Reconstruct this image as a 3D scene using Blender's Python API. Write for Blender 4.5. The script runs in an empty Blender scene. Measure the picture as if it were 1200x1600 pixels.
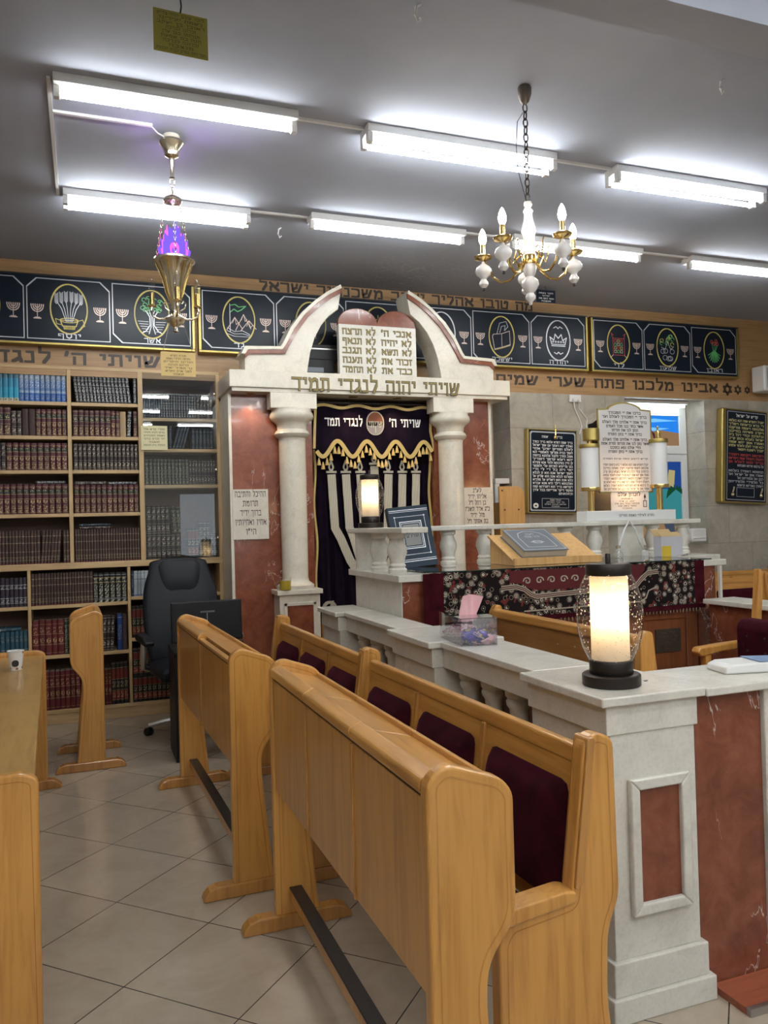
import bpy, math, random
from mathutils import Vector, Matrix
random.seed(7)
PI = math.pi
SC = bpy.context.scene
COL = SC.collection

# ------------------------------------------------------------------ camera, world, exposure
CAM_H, FPX = 1.5, 1250.0
YAW, PITCH, ROLL = math.radians(20.44), math.radians(0.87), math.radians(1.535)
fwd = Vector((math.sin(YAW)*math.cos(PITCH), math.cos(YAW)*math.cos(PITCH), math.sin(PITCH)))
right0 = Vector((math.cos(YAW), -math.sin(YAW), 0))
down0 = -right0.cross(fwd)
right = math.cos(ROLL)*right0 + math.sin(ROLL)*down0
down = -math.sin(ROLL)*right0 + math.cos(ROLL)*down0
cam = bpy.data.cameras.new('camera')
cam.sensor_width = 36; cam.sensor_fit = 'AUTO'; cam.lens = FPX/1600*36
cam.clip_start = 0.05
camo = bpy.data.objects.new('camera', cam); COL.objects.link(camo)
camo.matrix_world = Matrix(((right.x, -down.x, -fwd.x, 0), (right.y, -down.y, -fwd.y, 0), (right.z, -down.z, -fwd.z, CAM_H), (0, 0, 0, 1)))
SC.camera = camo
SC.view_settings.view_transform = 'Standard'
SC.view_settings.look = 'None'
SC.view_settings.gamma = 1.0
SC.view_settings.use_curve_mapping = False
SC.view_settings.exposure = 0.72
TUBE_POWER = 30.0        # radiance of the fluorescent tubes
DAY_POWER = 1.1         # daylight through the window behind the viewer
LAMP_POWER = 34.0        # bulbs in the two table lamps
world = bpy.data.worlds.new('world'); SC.world = world; world.use_nodes = True
world.node_tree.nodes['Background'].inputs[0].default_value = (0.55, 0.65, 0.8, 1)
world.node_tree.nodes['Background'].inputs[1].default_value = 0.4


def ray(px, py):
    return right*((px-600)/FPX) + down*((py-800)/FPX) + fwd
def W(px, py, Y):        # point of the plane y = Y that the photograph shows there -> x, z
    d = ray(px, py); t = Y/d.y
    return d.x*t, CAM_H + d.z*t
def WX(px, py, X):       # plane x = X -> y, z
    d = ray(px, py); t = X/d.x
    return d.y*t, CAM_H + d.z*t
def WZ(px, py, Z):       # plane z = Z -> x, y
    d = ray(px, py); t = (Z-CAM_H)/d.z
    return d.x*t, d.y*t

# ------------------------------------------------------------------ Hebrew square letters, drawn as pen strokes
GL = {
 'א': (.78, [[(.06,.95),(.74,.05)], [(.70,.95),(.68,.72),(.50,.50)], [(.28,.66),(.10,.38),(.12,.05)]]),
 'ב': (.76, [[(.08,.95),(.60,.95),(.62,.05)], [(.02,.05),(.74,.05)]]),
 'ג': (.52, [[(.12,.95),(.38,.95),(.40,.35),(.48,.05)], [(.38,.35),(.06,.05)]]),
 'ד': (.72, [[(.02,.95),(.70,.95)], [(.57,.95),(.57,.03)]]),
 'ה': (.74, [[(.04,.95),(.66,.95),(.66,.03)], [(.12,.60),(.12,.03)]]),
 'ו': (.34, [[(.05,.95),(.26,.95),(.26,.03)]]),
 'ז': (.42, [[(.02,.95),(.40,.95)], [(.20,.95),(.22,.03)]]),
 'ח': (.74, [[(.04,.95),(.66,.95),(.66,.03)], [(.12,.95),(.12,.03)]]),
 'ט': (.76, [[(.08,.95),(.10,.05),(.60,.05),(.68,.85),(.46,.95),(.40,.70)]]),
 'י': (.32, [[(.05,.95),(.24,.95),(.22,.58)]]),
 'כ': (.70, [[(.05,.95),(.50,.95),(.62,.80),(.62,.20),(.50,.05),(.05,.05)]]),
 'ך': (.68, [[(.02,.95),(.58,.95),(.58,-.3)]]),
 'ל': (.64, [[(.10,1.38),(.10,.95),(.56,.95),(.56,.62),(.30,.03)]]),
 'מ': (.78, [[(.05,.95),(.20,.70),(.10,.03)], [(.20,.74),(.46,.95),(.66,.80),(.68,.05),(.40,.05)]]),
 'ם': (.76, [[(.10,.95),(.66,.95),(.66,.05),(.12,.05),(.12,.95)]]),
 'נ': (.48, [[(.10,.95),(.36,.95),(.38,.05),(.02,.05)]]),
 'ן': (.34, [[(.05,.95),(.26,.95),(.26,-.3)]]),
 'ס': (.74, [[(.05,.95),(.66,.95),(.64,.35),(.40,.05),(.14,.35),(.12,.95)]]),
 'ע': (.70, [[(.10,.95),(.30,.25)], [(.62,.95),(.58,.50),(.34,.18),(.02,.03)]]),
 'פ': (.72, [[(.04,.05),(.60,.05),(.62,.95),(.10,.95),(.10,.55),(.32,.55)]]),
 'ף': (.70, [[(.60,-.3),(.60,.95),(.10,.95),(.10,.55),(.32,.55)]]),
 'צ': (.70, [[(.10,.95),(.52,.30)], [(.62,.95),(.57,.68),(.40,.52)], [(.52,.35),(.62,.05),(.02,.05)]]),
 'ץ': (.66, [[(.08,.95),(.30,.45),(.30,-.3)], [(.60,.95),(.55,.62),(.32,.45)]]),
 'ק': (.72, [[(.04,.95),(.62,.95),(.62,.52),(.42,.22)], [(.13,.62),(.13,-.3)]]),
 'ר': (.66, [[(.02,.95),(.56,.95),(.58,.82),(.58,.03)]]),
 'ש': (.90, [[(.06,.95),(.16,.05),(.56,.08),(.82,.95)], [(.46,.95),(.42,.55),(.14,.36)]]),
 'ת': (.76, [[(.04,.95),(.64,.95),(.66,.03)], [(.20,.95),(.20,.10),(.02,.05)]]),
 "'": (.22, [[(.13,1.08),(.06,.78)]]),
 '"': (.36, [[(.13,1.08),(.06,.78)], [(.29,1.08),(.22,.78)]]),
 '.': (.22, [[(.08,.03),(.12,.05)]]), ':': (.22, [[(.1,.1),(.1,.12)], [(.1,.75),(.1,.77)]]),
 ',': (.22, [[(.12,.05),(.06,-.12)]]), '-': (.4, [[(.05,.5),(.33,.5)]]),
}


def hull2(p):
    p = sorted(set((round(a, 6), round(b, 6)) for a, b in p))
    if len(p) < 3: return p
    def half(pts):
        h = []
        for q in pts:
            while len(h) > 1 and (h[-1][0]-h[-2][0])*(q[1]-h[-2][1])-(h[-1][1]-h[-2][1])*(q[0]-h[-2][0]) <= 0: h.pop()
            h.append(q)
        return h
    a = half(p); b = half(p[::-1])
    return a[:-1]+b[:-1]


class MB:
    """collects geometry of ONE part; M is applied to all that is added"""
    def __init__(s):
        s.v = []; s.f = []; s.mi = []; s.sm = []; s.M = Matrix()
    def add(s, vs, fs, m=0, smooth=False):
        o = len(s.v); I = s.M
        s.v += [I @ Vector(v) for v in vs]
        s.f += [tuple(i+o for i in f) for f in fs]
        s.mi += [m]*len(fs); s.sm += [smooth]*len(fs)
        return s
    def box(s, x0, x1, y0, y1, z0, z1, m=0):
        vs = [(x, y, z) for z in (z0, z1) for y in (y0, y1) for x in (x0, x1)]
        return s.add(vs, [(0,2,3,1), (4,5,7,6), (0,1,5,4), (2,6,7,3), (0,4,6,2), (1,3,7,5)], m)
    def prism(s, pts, a0, a1, axis='y', m=0, smooth=False):
        n = len(pts)
        if axis == 'y':
            area = sum(pts[i][0]*pts[(i+1) % n][1]-pts[(i+1) % n][0]*pts[i][1] for i in range(n))
            if area < 0: pts = pts[::-1]
            vs = [(x, a0, z) for x, z in pts]+[(x, a1, z) for x, z in pts]
        elif axis == 'x':
            area = sum(pts[i][0]*pts[(i+1) % n][1]-pts[(i+1) % n][0]*pts[i][1] for i in range(n))
            if area > 0: pts = pts[::-1]
            vs = [(a0, y, z) for y, z in pts]+[(a1, y, z) for y, z in pts]
        else:
            area = sum(pts[i][0]*pts[(i+1) % n][1]-pts[(i+1) % n][0]*pts[i][1] for i in range(n))
            if area > 0: pts = pts[::-1]
            vs = [(x, y, a0) for x, y in pts]+[(x, y, a1) for x, y in pts]
        s.add(vs, [tuple(range(n)), tuple(range(2*n-1, n-1, -1))], m)
        o = len(s.v)-2*n
        sides = [(i, i+n, (i+1) % n+n, (i+1) % n) for i in range(n)]
        s.f += [tuple(i+o for i in f) for f in sides]; s.mi += [m]*n; s.sm += [smooth]*n
        return s
    def lathe(s, prof, cx=0, cy=0, cz=0, n=24, m=0, cap=True):
        vs = []; fs = []
        for r, z in prof:
            vs += [(cx+r*math.cos(2*PI*k/n), cy+r*math.sin(2*PI*k/n), cz+z) for k in range(n)]
        for i in range(len(prof)-1):
            for k in range(n):
                fs.append((i*n+k, i*n+(k+1) % n, (i+1)*n+(k+1) % n, (i+1)*n+k))
        s.add(vs, fs, m, True)
        if cap:
            o = len(s.v)-len(vs)
            if prof[0][0] > 1e-5: s.f.append(tuple(o+k for k in range(n-1, -1, -1))); s.mi.append(m); s.sm.append(False)
            if prof[-1][0] > 1e-5: s.f.append(tuple(o+(len(prof)-1)*n+k for k in range(n))); s.mi.append(m); s.sm.append(False)
        return s
    def tube(s, path, r, n=8, m=0, closed=False):
        P = [Vector(p) for p in path]; N = len(P); vs = []; fs = []
        for i, p in enumerate(P):
            a = P[(i-1) % N] if (closed or i > 0) else p
            b = P[(i+1) % N] if (closed or i < N-1) else p
            t = (b-a).normalized()
            ref = Vector((0, 0, 1)) if abs(t.z) < .9 else Vector((0, 1, 0))
            u = t.cross(ref).normalized(); w = t.cross(u)
            rr = r[i] if isinstance(r, (list, tuple)) else r
            vs += [p+u*(rr*math.cos(2*PI*k/n))+w*(rr*math.sin(2*PI*k/n)) for k in range(n)]
        for i in range(N if closed else N-1):
            j = (i+1) % N
            for k in range(n):
                fs.append((i*n+k, j*n+k, j*n+(k+1) % n, i*n+(k+1) % n))
        s.add(vs, fs, m, True)
        if not closed:
            o = len(s.v)-len(vs)
            s.f += [tuple(o+k for k in range(n)), tuple(o+(N-1)*n+k for k in range(n-1, -1, -1))]; s.mi += [m]*2; s.sm += [False]*2
        return s
    def ball(s, c, r, m=0, n=12, k=8):
        rx, ry, rz = r if isinstance(r, tuple) else (r, r, r)
        vs = []; fs = []
        for i in range(k+1):
            a = -PI/2+PI*i/k
            vs += [(c[0]+rx*math.cos(a)*math.cos(2*PI*j/n), c[1]+ry*math.cos(a)*math.sin(2*PI*j/n), c[2]+rz*math.sin(a)) for j in range(n)]
        for i in range(k):
            for j in range(n):
                fs.append((i*n+j, i*n+(j+1) % n, (i+1)*n+(j+1) % n, (i+1)*n+j))
        return s.add(vs, fs, m, True)
    def stroke(s, pts, w, y0, t=.002, m=0, h=None, closed=False):
        """pen line lying in the plane y, facing -y; nib w by h"""
        h = h or w
        s.k = getattr(s, 'k', 0)
        P = list(pts)+([pts[0]] if closed else [])
        for (a, b), (c, d) in zip(P[:-1], P[1:]):
            q = hull2([(a+i*w/2, b+j*h/2) for i in (-1, 1) for j in (-1, 1)]+[(c+i*w/2, d+j*h/2) for i in (-1, 1) for j in (-1, 1)])
            if len(q) > 2:
                n = len(q); s.k += 1; y = y0-.00012*(s.k % 4)
                if t <= 0: s.add([(x, y, z) for x, z in q], [tuple(range(n))], m)
                else:
                    vs = [(x, y-t, z) for x, z in q]+[(x, y, z) for x, z in q]
                    s.add(vs, [tuple(range(n))]+[(i, i+n, (i+1) % n+n, (i+1) % n) for i in range(n)], m)
        return s
    def strip(s, pts, w, y, t=.004, m=0):
        """one mitred band along pts in the plane y, facing -y"""
        P = [Vector((a, c)) for a, c in pts]; n = len(P); L = []; R = []
        for i in range(n):
            a = P[max(i-1, 0)]; c = P[min(i+1, n-1)]; d = (c-a).normalized(); nn = Vector((-d.y, d.x))
            ww = w[i] if isinstance(w, (list, tuple)) else w
            L.append(P[i]+nn*ww/2); R.append(P[i]-nn*ww/2)
        vs = [(p.x, y-t, p.y) for p in L]+[(p.x, y-t, p.y) for p in R]+[(p.x, y, p.y) for p in L]+[(p.x, y, p.y) for p in R]
        fs = []
        for i in range(n-1):
            fs += [(i, n+i, n+i+1, i+1), (i, i+1, 2*n+i+1, 2*n+i), (n+i, 3*n+i, 3*n+i+1, n+i+1)]
        fs += [(0, 2*n, 3*n, n), (n-1, 2*n-1, 4*n-1, 3*n-1)]
        return s.add(vs, fs, m)
    def text(s, txt, x, z, h, y, t=.001, m=0, align='c', width=None, bold=1.0):
        """right-to-left line of letters in the plane y facing -y; z is the base line, h the letter height"""
        gap = .16
        tot = sum((GL[c][0] if c in GL else .42)+gap for c in txt)-gap
        sx = h if width is None else width/tot
        L = tot*sx
        cur = x+L/2 if align == 'c' else (x if align == 'r' else x+L)
        for c in txt:
            if c not in GL: cur -= (.42+gap)*sx; continue
            w, st = GL[c]; cur -= w*sx
            for p in st:
                s.stroke([(cur+a*sx, z+b*h) for a, b in p], .13*sx*bold, y, t, m, .17*h*bold)
            cur -= gap*sx
        return s
    def build(s, name, mat, parent=None, local=False, bevel=0, seg=2, smooth_angle=None):
        me = bpy.data.meshes.new(name)
        if parent is not None and not local:
            I = FR[parent].inverted(); vv = [I @ v for v in s.v]
        else: vv = s.v
        me.from_pydata([tuple(v) for v in vv], [], s.f)
        for mm in (mat if isinstance(mat, (list, tuple)) else [mat]): me.materials.append(mm)
        me.polygons.foreach_set('material_index', s.mi)
        me.polygons.foreach_set('use_smooth', s.sm)
        me.update()
        if any(s.sm):
            try: me.set_sharp_from_angle(angle=math.radians(smooth_angle or 42))
            except Exception: pass
        o = bpy.data.objects.new(name, me); COL.objects.link(o)
        if parent is not None:
            o.parent = parent; FR[o] = FR[parent]
        else: FR[o] = Matrix()
        if bevel:
            b = o.modifiers.new('bevel', 'BEVEL'); b.width = bevel; b.segments = seg; b.limit_method = 'ANGLE'; b.angle_limit = math.radians(40); b.harden_normals = False
        return o


FR = {}
def tag(o, label, cat, group=None, kind=None):
    o['label'] = label; o['category'] = cat
    if group: o['group'] = group
    if kind: o['kind'] = kind
    return o
def thing(name, label, cat, loc=(0, 0, 0), rz=0, group=None):
    o = bpy.data.objects.new(name, None); o.empty_display_size = .05; COL.objects.link(o)
    o.location = loc; o.rotation_euler = (0, 0, rz)
    FR[o] = Matrix.Translation(loc) @ Matrix.Rotation(rz, 4, 'Z')
    return tag(o, label, cat, group)
def struct(o): o['kind'] = 'structure'; return o
def copy_tree(o, parent=None, loc=None, rz=None, label=None, group=None):
    c = o.copy(); COL.objects.link(c)
    if parent is not None: c.parent = parent
    if loc is not None: c.location = loc
    if rz is not None: c.rotation_euler = (0, 0, rz)
    if label: c['label'] = label
    if group: c['group'] = group
    for ch in list(o.children): copy_tree(ch, c)
    return c
ORD = ['zeroth','first','second','third','fourth','fifth','sixth','seventh','eighth','ninth','tenth','eleventh','twelfth','thirteenth','fourteenth','fifteenth','sixteenth','seventeenth','eighteenth','nineteenth','twentieth','twenty-first','twenty-second','twenty-third','twenty-fourth','twenty-fifth','twenty-sixth','twenty-seventh','twenty-eighth','twenty-ninth','thirtieth']

# ------------------------------------------------------------------ materials
def newmat(name):
    m = bpy.data.materials.new(name); m.use_nodes = True
    nt = m.node_tree; b = nt.nodes['Principled BSDF']
    return m, nt, b
def N(nt, kind, **kw):
    n = nt.nodes.new(kind)
    for k, v in kw.items():
        if k.startswith('i_'):
            key = k[2:]; n.inputs[int(key) if key.isdigit() else key.replace('_', ' ')].default_value = v
        else: setattr(n, k, v)
    return n
def c4(c): return (c[0], c[1], c[2], 1)
def plain(name, col, rough=.5, metal=0, coat=0, emit=None, es=0, spec=None, sheen=0):
    m, nt, b = newmat(name)
    b.inputs['Base Color'].default_value = c4(col); b.inputs['Roughness'].default_value = rough; b.inputs['Metallic'].default_value = metal
    b.inputs['Coat Weight'].default_value = coat
    if spec is not None: b.inputs['Specular IOR Level'].default_value = spec
    if sheen: b.inputs['Sheen Weight'].default_value = sheen
    if emit: b.inputs['Emission Color'].default_value = c4(emit); b.inputs['Emission Strength'].default_value = es
    return m
def coords(nt, kind='Object', scale=(1, 1, 1), rot=(0, 0, 0), loc=(0, 0, 0)):
    t = N(nt, 'ShaderNodeTexCoord'); mp = N(nt, 'ShaderNodeMapping')
    mp.inputs['Scale'].default_value = scale; mp.inputs['Rotation'].default_value = rot; mp.inputs['Location'].default_value = loc
    nt.links.new(t.outputs[kind], mp.inputs[0]); return mp.outputs[0]
def ramp(nt, fac, stops, interp='LINEAR'):
    r = N(nt, 'ShaderNodeValToRGB'); r.color_ramp.interpolation = interp
    e = r.color_ramp.elements
    while len(e) > 1: e.remove(e[-1])
    e[0].position = stops[0][0]; e[0].color = c4(stops[0][1])
    for p, c in stops[1:]:
        q = e.new(p); q.color = c4(c)
    nt.links.new(fac, r.inputs[0]); return r.outputs[0]
def mix(nt, fac, a, b, mode='MIX'):
    n = N(nt, 'ShaderNodeMix', data_type='RGBA', blend_type=mode)
    for s, v in ((n.inputs[0], fac), (n.inputs[6], a), (n.inputs[7], b)):
        if hasattr(v, 'is_output') or hasattr(v, 'links'): nt.links.new(v, s)
        else: s.default_value = v if isinstance(v, (int, float)) else c4(v)
    return n.outputs[2]
def bump(nt, b, fac, strength=.1, dist=.01):
    n = N(nt, 'ShaderNodeBump'); n.inputs['Strength'].default_value = strength; n.inputs['Distance'].default_value = dist
    nt.links.new(fac, n.inputs['Height']); nt.links.new(n.outputs[0], b.inputs['Normal'])
def wood(name, dark, light, scale=(18, 18, 1.2), rough=.28, coat=.35, big=.35):
    m, nt, b = newmat(name)
    co = coords(nt, 'Object', scale)
    n1 = N(nt, 'ShaderNodeTexNoise', i_Scale=2.2, i_Detail=6, i_Roughness=.62, i_Distortion=.6); nt.links.new(co, n1.inputs['Vector'])
    c = ramp(nt, n1.outputs[0], [(.28, dark), (.52, light), (.75, [min(1, x*1.08) for x in light])])
    co2 = coords(nt, 'Object', (1.7, 1.7, .9))
    n2 = N(nt, 'ShaderNodeTexNoise', i_Scale=2.0, i_Detail=3); nt.links.new(co2, n2.inputs['Vector'])
    d = ramp(nt, n2.outputs[0], [(.3, (.72, .70, .66)), (.62, (1, 1, 1))])
    c = mix(nt, big, c, d, 'MULTIPLY')
    oi = N(nt, 'ShaderNodeObjectInfo')
    h = ramp(nt, oi.outputs['Random'], [(0, (.9, .9, .88)), (1, (1, 1, 1))])
    c = mix(nt, 1.0, c, h, 'MULTIPLY')
    nt.links.new(c, b.inputs['Base Color'])
    b.inputs['Roughness'].default_value = rough; b.inputs['Coat Weight'].default_value = coat; b.inputs['Coat Roughness'].default_value = .12
    bump(nt, b, n1.outputs[0], .04, .004)
    return m
def marble_white(name, base=(.66, .635, .56), rough=.22):
    m, nt, b = newmat(name)
    co = coords(nt, 'Object', (1, 1, 1))
    n = N(nt, 'ShaderNodeTexNoise', i_Scale=7, i_Detail=8, i_Roughness=.65, i_Distortion=.8); nt.links.new(co, n.inputs['Vector'])
    c = ramp(nt, n.outputs[0], [(.3, [x*.86 for x in base]), (.5, base), (.72, [min(1, x*1.07) for x in base])])
    n2 = N(nt, 'ShaderNodeTexNoise', i_Scale=90, i_Detail=2); nt.links.new(co, n2.inputs['Vector'])
    c = mix(nt, .25, c, ramp(nt, n2.outputs[0], [(.3, (.7, .68, .64)), (.55, (1, 1, 1))]), 'MULTIPLY')
    nt.links.new(c, b.inputs['Base Color']); b.inputs['Roughness'].default_value = rough
    return m
def marble_red(name):
    m, nt, b = newmat(name)
    co = coords(nt, 'Object', (1, 1, 1))
    n = N(nt, 'ShaderNodeTexNoise', i_Scale=9, i_Detail=9, i_Roughness=.7, i_Distortion=.5); nt.links.new(co, n.inputs['Vector'])
    c = ramp(nt, n.outputs[0], [(.3, (.13, .036, .018)), (.5, (.205, .060, .030)), (.72, (.27, .092, .050))])
    # thin pale veins: zero crossing of a warped noise, kept only in patches
    v = N(nt, 'ShaderNodeTexNoise', i_Scale=2.3, i_Detail=5, i_Roughness=.6, i_Distortion=1.2); nt.links.new(coords(nt, 'Object', (1, 1, .55), loc=(3.1, 1.7, .4)), v.inputs['Vector'])
    vein = ramp(nt, v.outputs[0], [(.4955, (0, 0, 0)), (.499, (1, 1, 1)), (.501, (1, 1, 1)), (.5045, (0, 0, 0))])
    p = N(nt, 'ShaderNodeTexNoise', i_Scale=3.3, i_Detail=1); nt.links.new(coords(nt, 'Object', (1, 1, 1), loc=(9, 4, 2)), p.inputs['Vector'])
    pm = ramp(nt, p.outputs[0], [(.52, (0, 0, 0)), (.58, (.75, .75, .75))])
    f = mix(nt, 1.0, vein, pm, 'MULTIPLY')
    c = mix(nt, f, c, (.72, .62, .55))
    nt.links.new(c, b.inputs['Base Color']); b.inputs['Roughness'].default_value = .2; b.inputs['Coat Weight'].default_value = .15
    return m
def glass(name, tint=(1, 1, 1), refl=1.0, rough=.0, ior=1.5, flecks=False):
    m = bpy.data.materials.new(name); m.use_nodes = True; nt = m.node_tree; nt.nodes.clear()
    out = N(nt, 'ShaderNodeOutputMaterial'); tr = N(nt, 'ShaderNodeBsdfTransparent'); gl = N(nt, 'ShaderNodeBsdfGlossy')
    tr.inputs[0].default_value = c4(tint); gl.inputs['Roughness'].default_value = rough
    fr = N(nt, 'ShaderNodeFresnel'); ge = N(nt, 'ShaderNodeNewGeometry'); mr = N(nt, 'ShaderNodeMapRange')
    mr.inputs['To Min'].default_value = ior; mr.inputs['To Max'].default_value = 1/ior
    nt.links.new(ge.outputs['Backfacing'], mr.inputs[0]); nt.links.new(mr.outputs[0], fr.inputs[0])
    mu = N(nt, 'ShaderNodeMath', operation='MULTIPLY'); mu.inputs[1].default_value = refl; nt.links.new(fr.outputs[0], mu.inputs[0])
    mx = N(nt, 'ShaderNodeMixShader'); nt.links.new(mu.outputs[0], mx.inputs[0]); nt.links.new(tr.outputs[0], mx.inputs[1]); nt.links.new(gl.outputs[0], mx.inputs[2])
    res = mx.outputs[0]
    if flecks:   # air bubbles in the glass
        vo = N(nt, 'ShaderNodeTexVoronoi', i_Scale=95); nt.links.new(coords(nt, 'Object'), vo.inputs['Vector'])
        vr = N(nt, 'ShaderNodeTexNoise', i_Scale=30, i_Detail=2); nt.links.new(coords(nt, 'Object'), vr.inputs['Vector'])
        a = ramp(nt, vo.outputs['Distance'], [(.16, (1, 1, 1)), (.27, (0, 0, 0))])
        bb = ramp(nt, vr.outputs[0], [(.42, (0, 0, 0)), (.47, (1, 1, 1))])
        f = mix(nt, 1.0, a, bb, 'MULTIPLY')
        tl = N(nt, 'ShaderNodeBsdfTranslucent'); tl.inputs[0].default_value = (.95, .9, .85, 1)
        m2 = N(nt, 'ShaderNodeMixShader'); nt.links.new(f, m2.inputs[0]); nt.links.new(res, m2.inputs[1]); nt.links.new(tl.outputs[0], m2.inputs[2]); res = m2.outputs[0]
    nt.links.new(res, out.inputs[0]); return m
def emis(name, col, s):
    m = bpy.data.materials.new(name); m.use_nodes = True; nt = m.node_tree; nt.nodes.clear()
    e = N(nt, 'ShaderNodeEmission'); e.inputs[0].default_value = c4(col); e.inputs[1].default_value = s
    o = N(nt, 'ShaderNodeOutputMaterial'); nt.links.new(e.outputs[0], o.inputs[0]); return m
def translucent(name, col, mixd=.5):
    m = bpy.data.materials.new(name); m.use_nodes = True; nt = m.node_tree; nt.nodes.clear()
    a = N(nt, 'ShaderNodeBsdfDiffuse'); b = N(nt, 'ShaderNodeBsdfTranslucent'); a.inputs[0].default_value = c4(col); b.inputs[0].default_value = c4(col)
    x = N(nt, 'ShaderNodeMixShader'); x.inputs[0].default_value = mixd; o = N(nt, 'ShaderNodeOutputMaterial')
    nt.links.new(a.outputs[0], x.inputs[1]); nt.links.new(b.outputs[0], x.inputs[2]); nt.links.new(x.outputs[0], o.inputs[0]); return m

M = {}
M['maple'] = wood('maple_varnished', (.44, .19, .036), (.62, .305, .072))
M['maple_long'] = wood('maple_varnished_long_grain', (.44, .19, .036), (.62, .305, .072), scale=(18, 1.2, 18))
M['shelf'] = wood('shelf_beech', (.46, .29, .13), (.58, .40, .20), scale=(1.2, 18, 18), rough=.4, coat=.1)
M['shelf_up'] = wood('shelf_beech_upright', (.46, .29, .13), (.58, .40, .20), rough=.4, coat=.1)
M['band'] = wood('oak_band', (.30, .165, .068), (.42, .25, .11), scale=(1.0, 22, 22), rough=.42, coat=.1)
M['backing'] = plain('shelf_back_brown', (.115, .06, .035), .6)
M['cherry'] = wood('cherry_door', (.17, .055, .022), (.25, .085, .034), rough=.3)
M['pine'] = wood('pine_board', (.48, .26, .08), (.62, .36, .13), rough=.5, coat=0)
M['redwood'] = wood('red_step_wood', (.24, .06, .025), (.33, .09, .04), scale=(1.5, 20, 20))
M['white'] = marble_white('white_marble')
M['cream'] = marble_white('cream_marble', (.66, .615, .51))
M['red'] = marble_red('red_marble')
M['paint'] = plain('white_paint', (.72, .72, .70), .5)
M['plastic'] = plain('white_plastic', (.75, .75, .73), .35)
M['offwhite'] = plain('warm_plaster', (.55, .50, .43), .7)
M['black'] = plain('black_plastic', (.007, .007, .008), .45, spec=.3)
M['bronze'] = plain('dark_bronze', (.035, .028, .024), .38, .6)
M['gold'] = plain('polished_brass', (.72, .52, .20), .18, 1)
M['pale_brass'] = plain('pale_brass', (.72, .65, .50), .22, 1)
M['gold_frame'] = plain('gold_frame', (.50, .39, .13), .42, 1)
M['steel'] = plain('brushed_steel', (.42, .40, .38), .3, 1)
M['ink'] = plain('black_ink', (.02, .018, .016), .5)
M['dark_ink'] = plain('dark_brown_paint', (.045, .03, .02), .45)
M['gilt'] = plain('gilded_lettering', (.19, .145, .045), .4, .4)
M['gilt_dark'] = plain('lettering_outline', (.05, .035, .015), .5)
M['whiteink'] = plain('white_lettering', (.82, .82, .80), .5)
M['navy'] = plain('navy_gloss', (.006, .011, .021), .32, 0, .0, spec=.25)
M['silverline'] = plain('silver_line', (.55, .57, .60), .3, .3)
M['yellowline'] = plain('yellow_line', (.60, .50, .13), .4)
M['greenline'] = plain('green_line', (.12, .50, .16), .4)
M['redline'] = plain('red_line', (.50, .06, .05), .4)
M['copper'] = plain('rose_line', (.60, .48, .42), .35, .3)
M['porcelain'] = plain('white_porcelain', (.78, .76, .74), .12, 0, .4)
M['rim'] = wood('maple_edge', (.36, .15, .034), (.50, .235, .058), rough=.2, coat=.6)
M['groove'] = plain('dark_groove', (.05, .022, .008), .6)
def velvet(name, col, dots=False):
    m, nt, b = newmat(name)
    n = N(nt, 'ShaderNodeTexNoise', i_Scale=14, i_Detail=4); nt.links.new(coords(nt), n.inputs['Vector'])
    c = ramp(nt, n.outputs[0], [(.3, [x*.6 for x in col]), (.7, [x*1.3 for x in col])])
    if dots:
        v = N(nt, 'ShaderNodeTexVoronoi', i_Scale=17, i_Randomness=.35); nt.links.new(coords(nt), v.inputs['Vector'])
        d = ramp(nt, v.outputs['Distance'], [(.10, [x*1.5+.004 for x in col]), (.16, (0, 0, 0))])
        c = mix(nt, 1.0, c, d, 'LIGHTEN')
    nt.links.new(c, b.inputs['Base Color']); b.inputs['Roughness'].default_value = .9
    b.inputs['Sheen Weight'].default_value = .2; b.inputs['Sheen Roughness'].default_value = .4
    b.inputs['Sheen Tint'].default_value = c4([min(1, x*8+.05) for x in col]); b.inputs['Specular IOR Level'].default_value = .1
    return m
M['burgundy'] = velvet('burgundy_velvet', (.036, .003, .008), True)
M['purple'] = velvet('purple_velvet', (.007, .003, .010))
M['fringe'] = plain('gold_fringe', (.50, .36, .12), .6)
M['silverthread'] = None
def threads(name, a, bcol):
    m, nt, b = newmat(name)
    w = N(nt, 'ShaderNodeTexWave', i_Scale=40, i_Distortion=3, i_Detail=2); nt.links.new(coords(nt), w.inputs['Vector'])
    nt.links.new(ramp(nt, w.outputs[0], [(.2, a), (.7, bcol)]), b.inputs['Base Color']); b.inputs['Roughness'].default_value = .45; b.inputs['Metallic'].default_value = .25
    bump(nt, b, w.outputs[0], .3, .004); return m
M['silverthread'] = threads('silver_thread', (.26, .23, .17), (.58, .54, .43))

# floor: large polished beige tiles laid diagonally
m, nt, b = newmat('beige_floor_tiles'); M['floor'] = m
co = coords(nt, 'Object', (1, 1, 1), rot=(0, 0, math.radians(45)))
co_t = N(nt, 'ShaderNodeTexBrick'); co_t.offset = 0; co_t.squash = 1
co_t.inputs['Color1'].default_value = (.445, .372, .285, 1); co_t.inputs['Color2'].default_value = (.415, .343, .26, 1); co_t.inputs['Mortar'].default_value = (.05, .045, .038, 1)
S_T = .4545
co_t.inputs['Scale'].default_value = 1; co_t.inputs['Mortar Size'].default_value = .0022; co_t.inputs['Mortar Smooth'].default_value = 0; co_t.inputs['Brick Width'].default_value = S_T; co_t.inputs['Row Height'].default_value = S_T
u0 = (.086-4.089)*math.sqrt(.5); v0 = (.086+4.089)*math.sqrt(.5)
mp = co.node; mp.inputs['Location'].default_value = (-(u0 % S_T), -(v0 % S_T), 0)
nt.links.new(co, co_t.inputs['Vector'])
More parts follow.
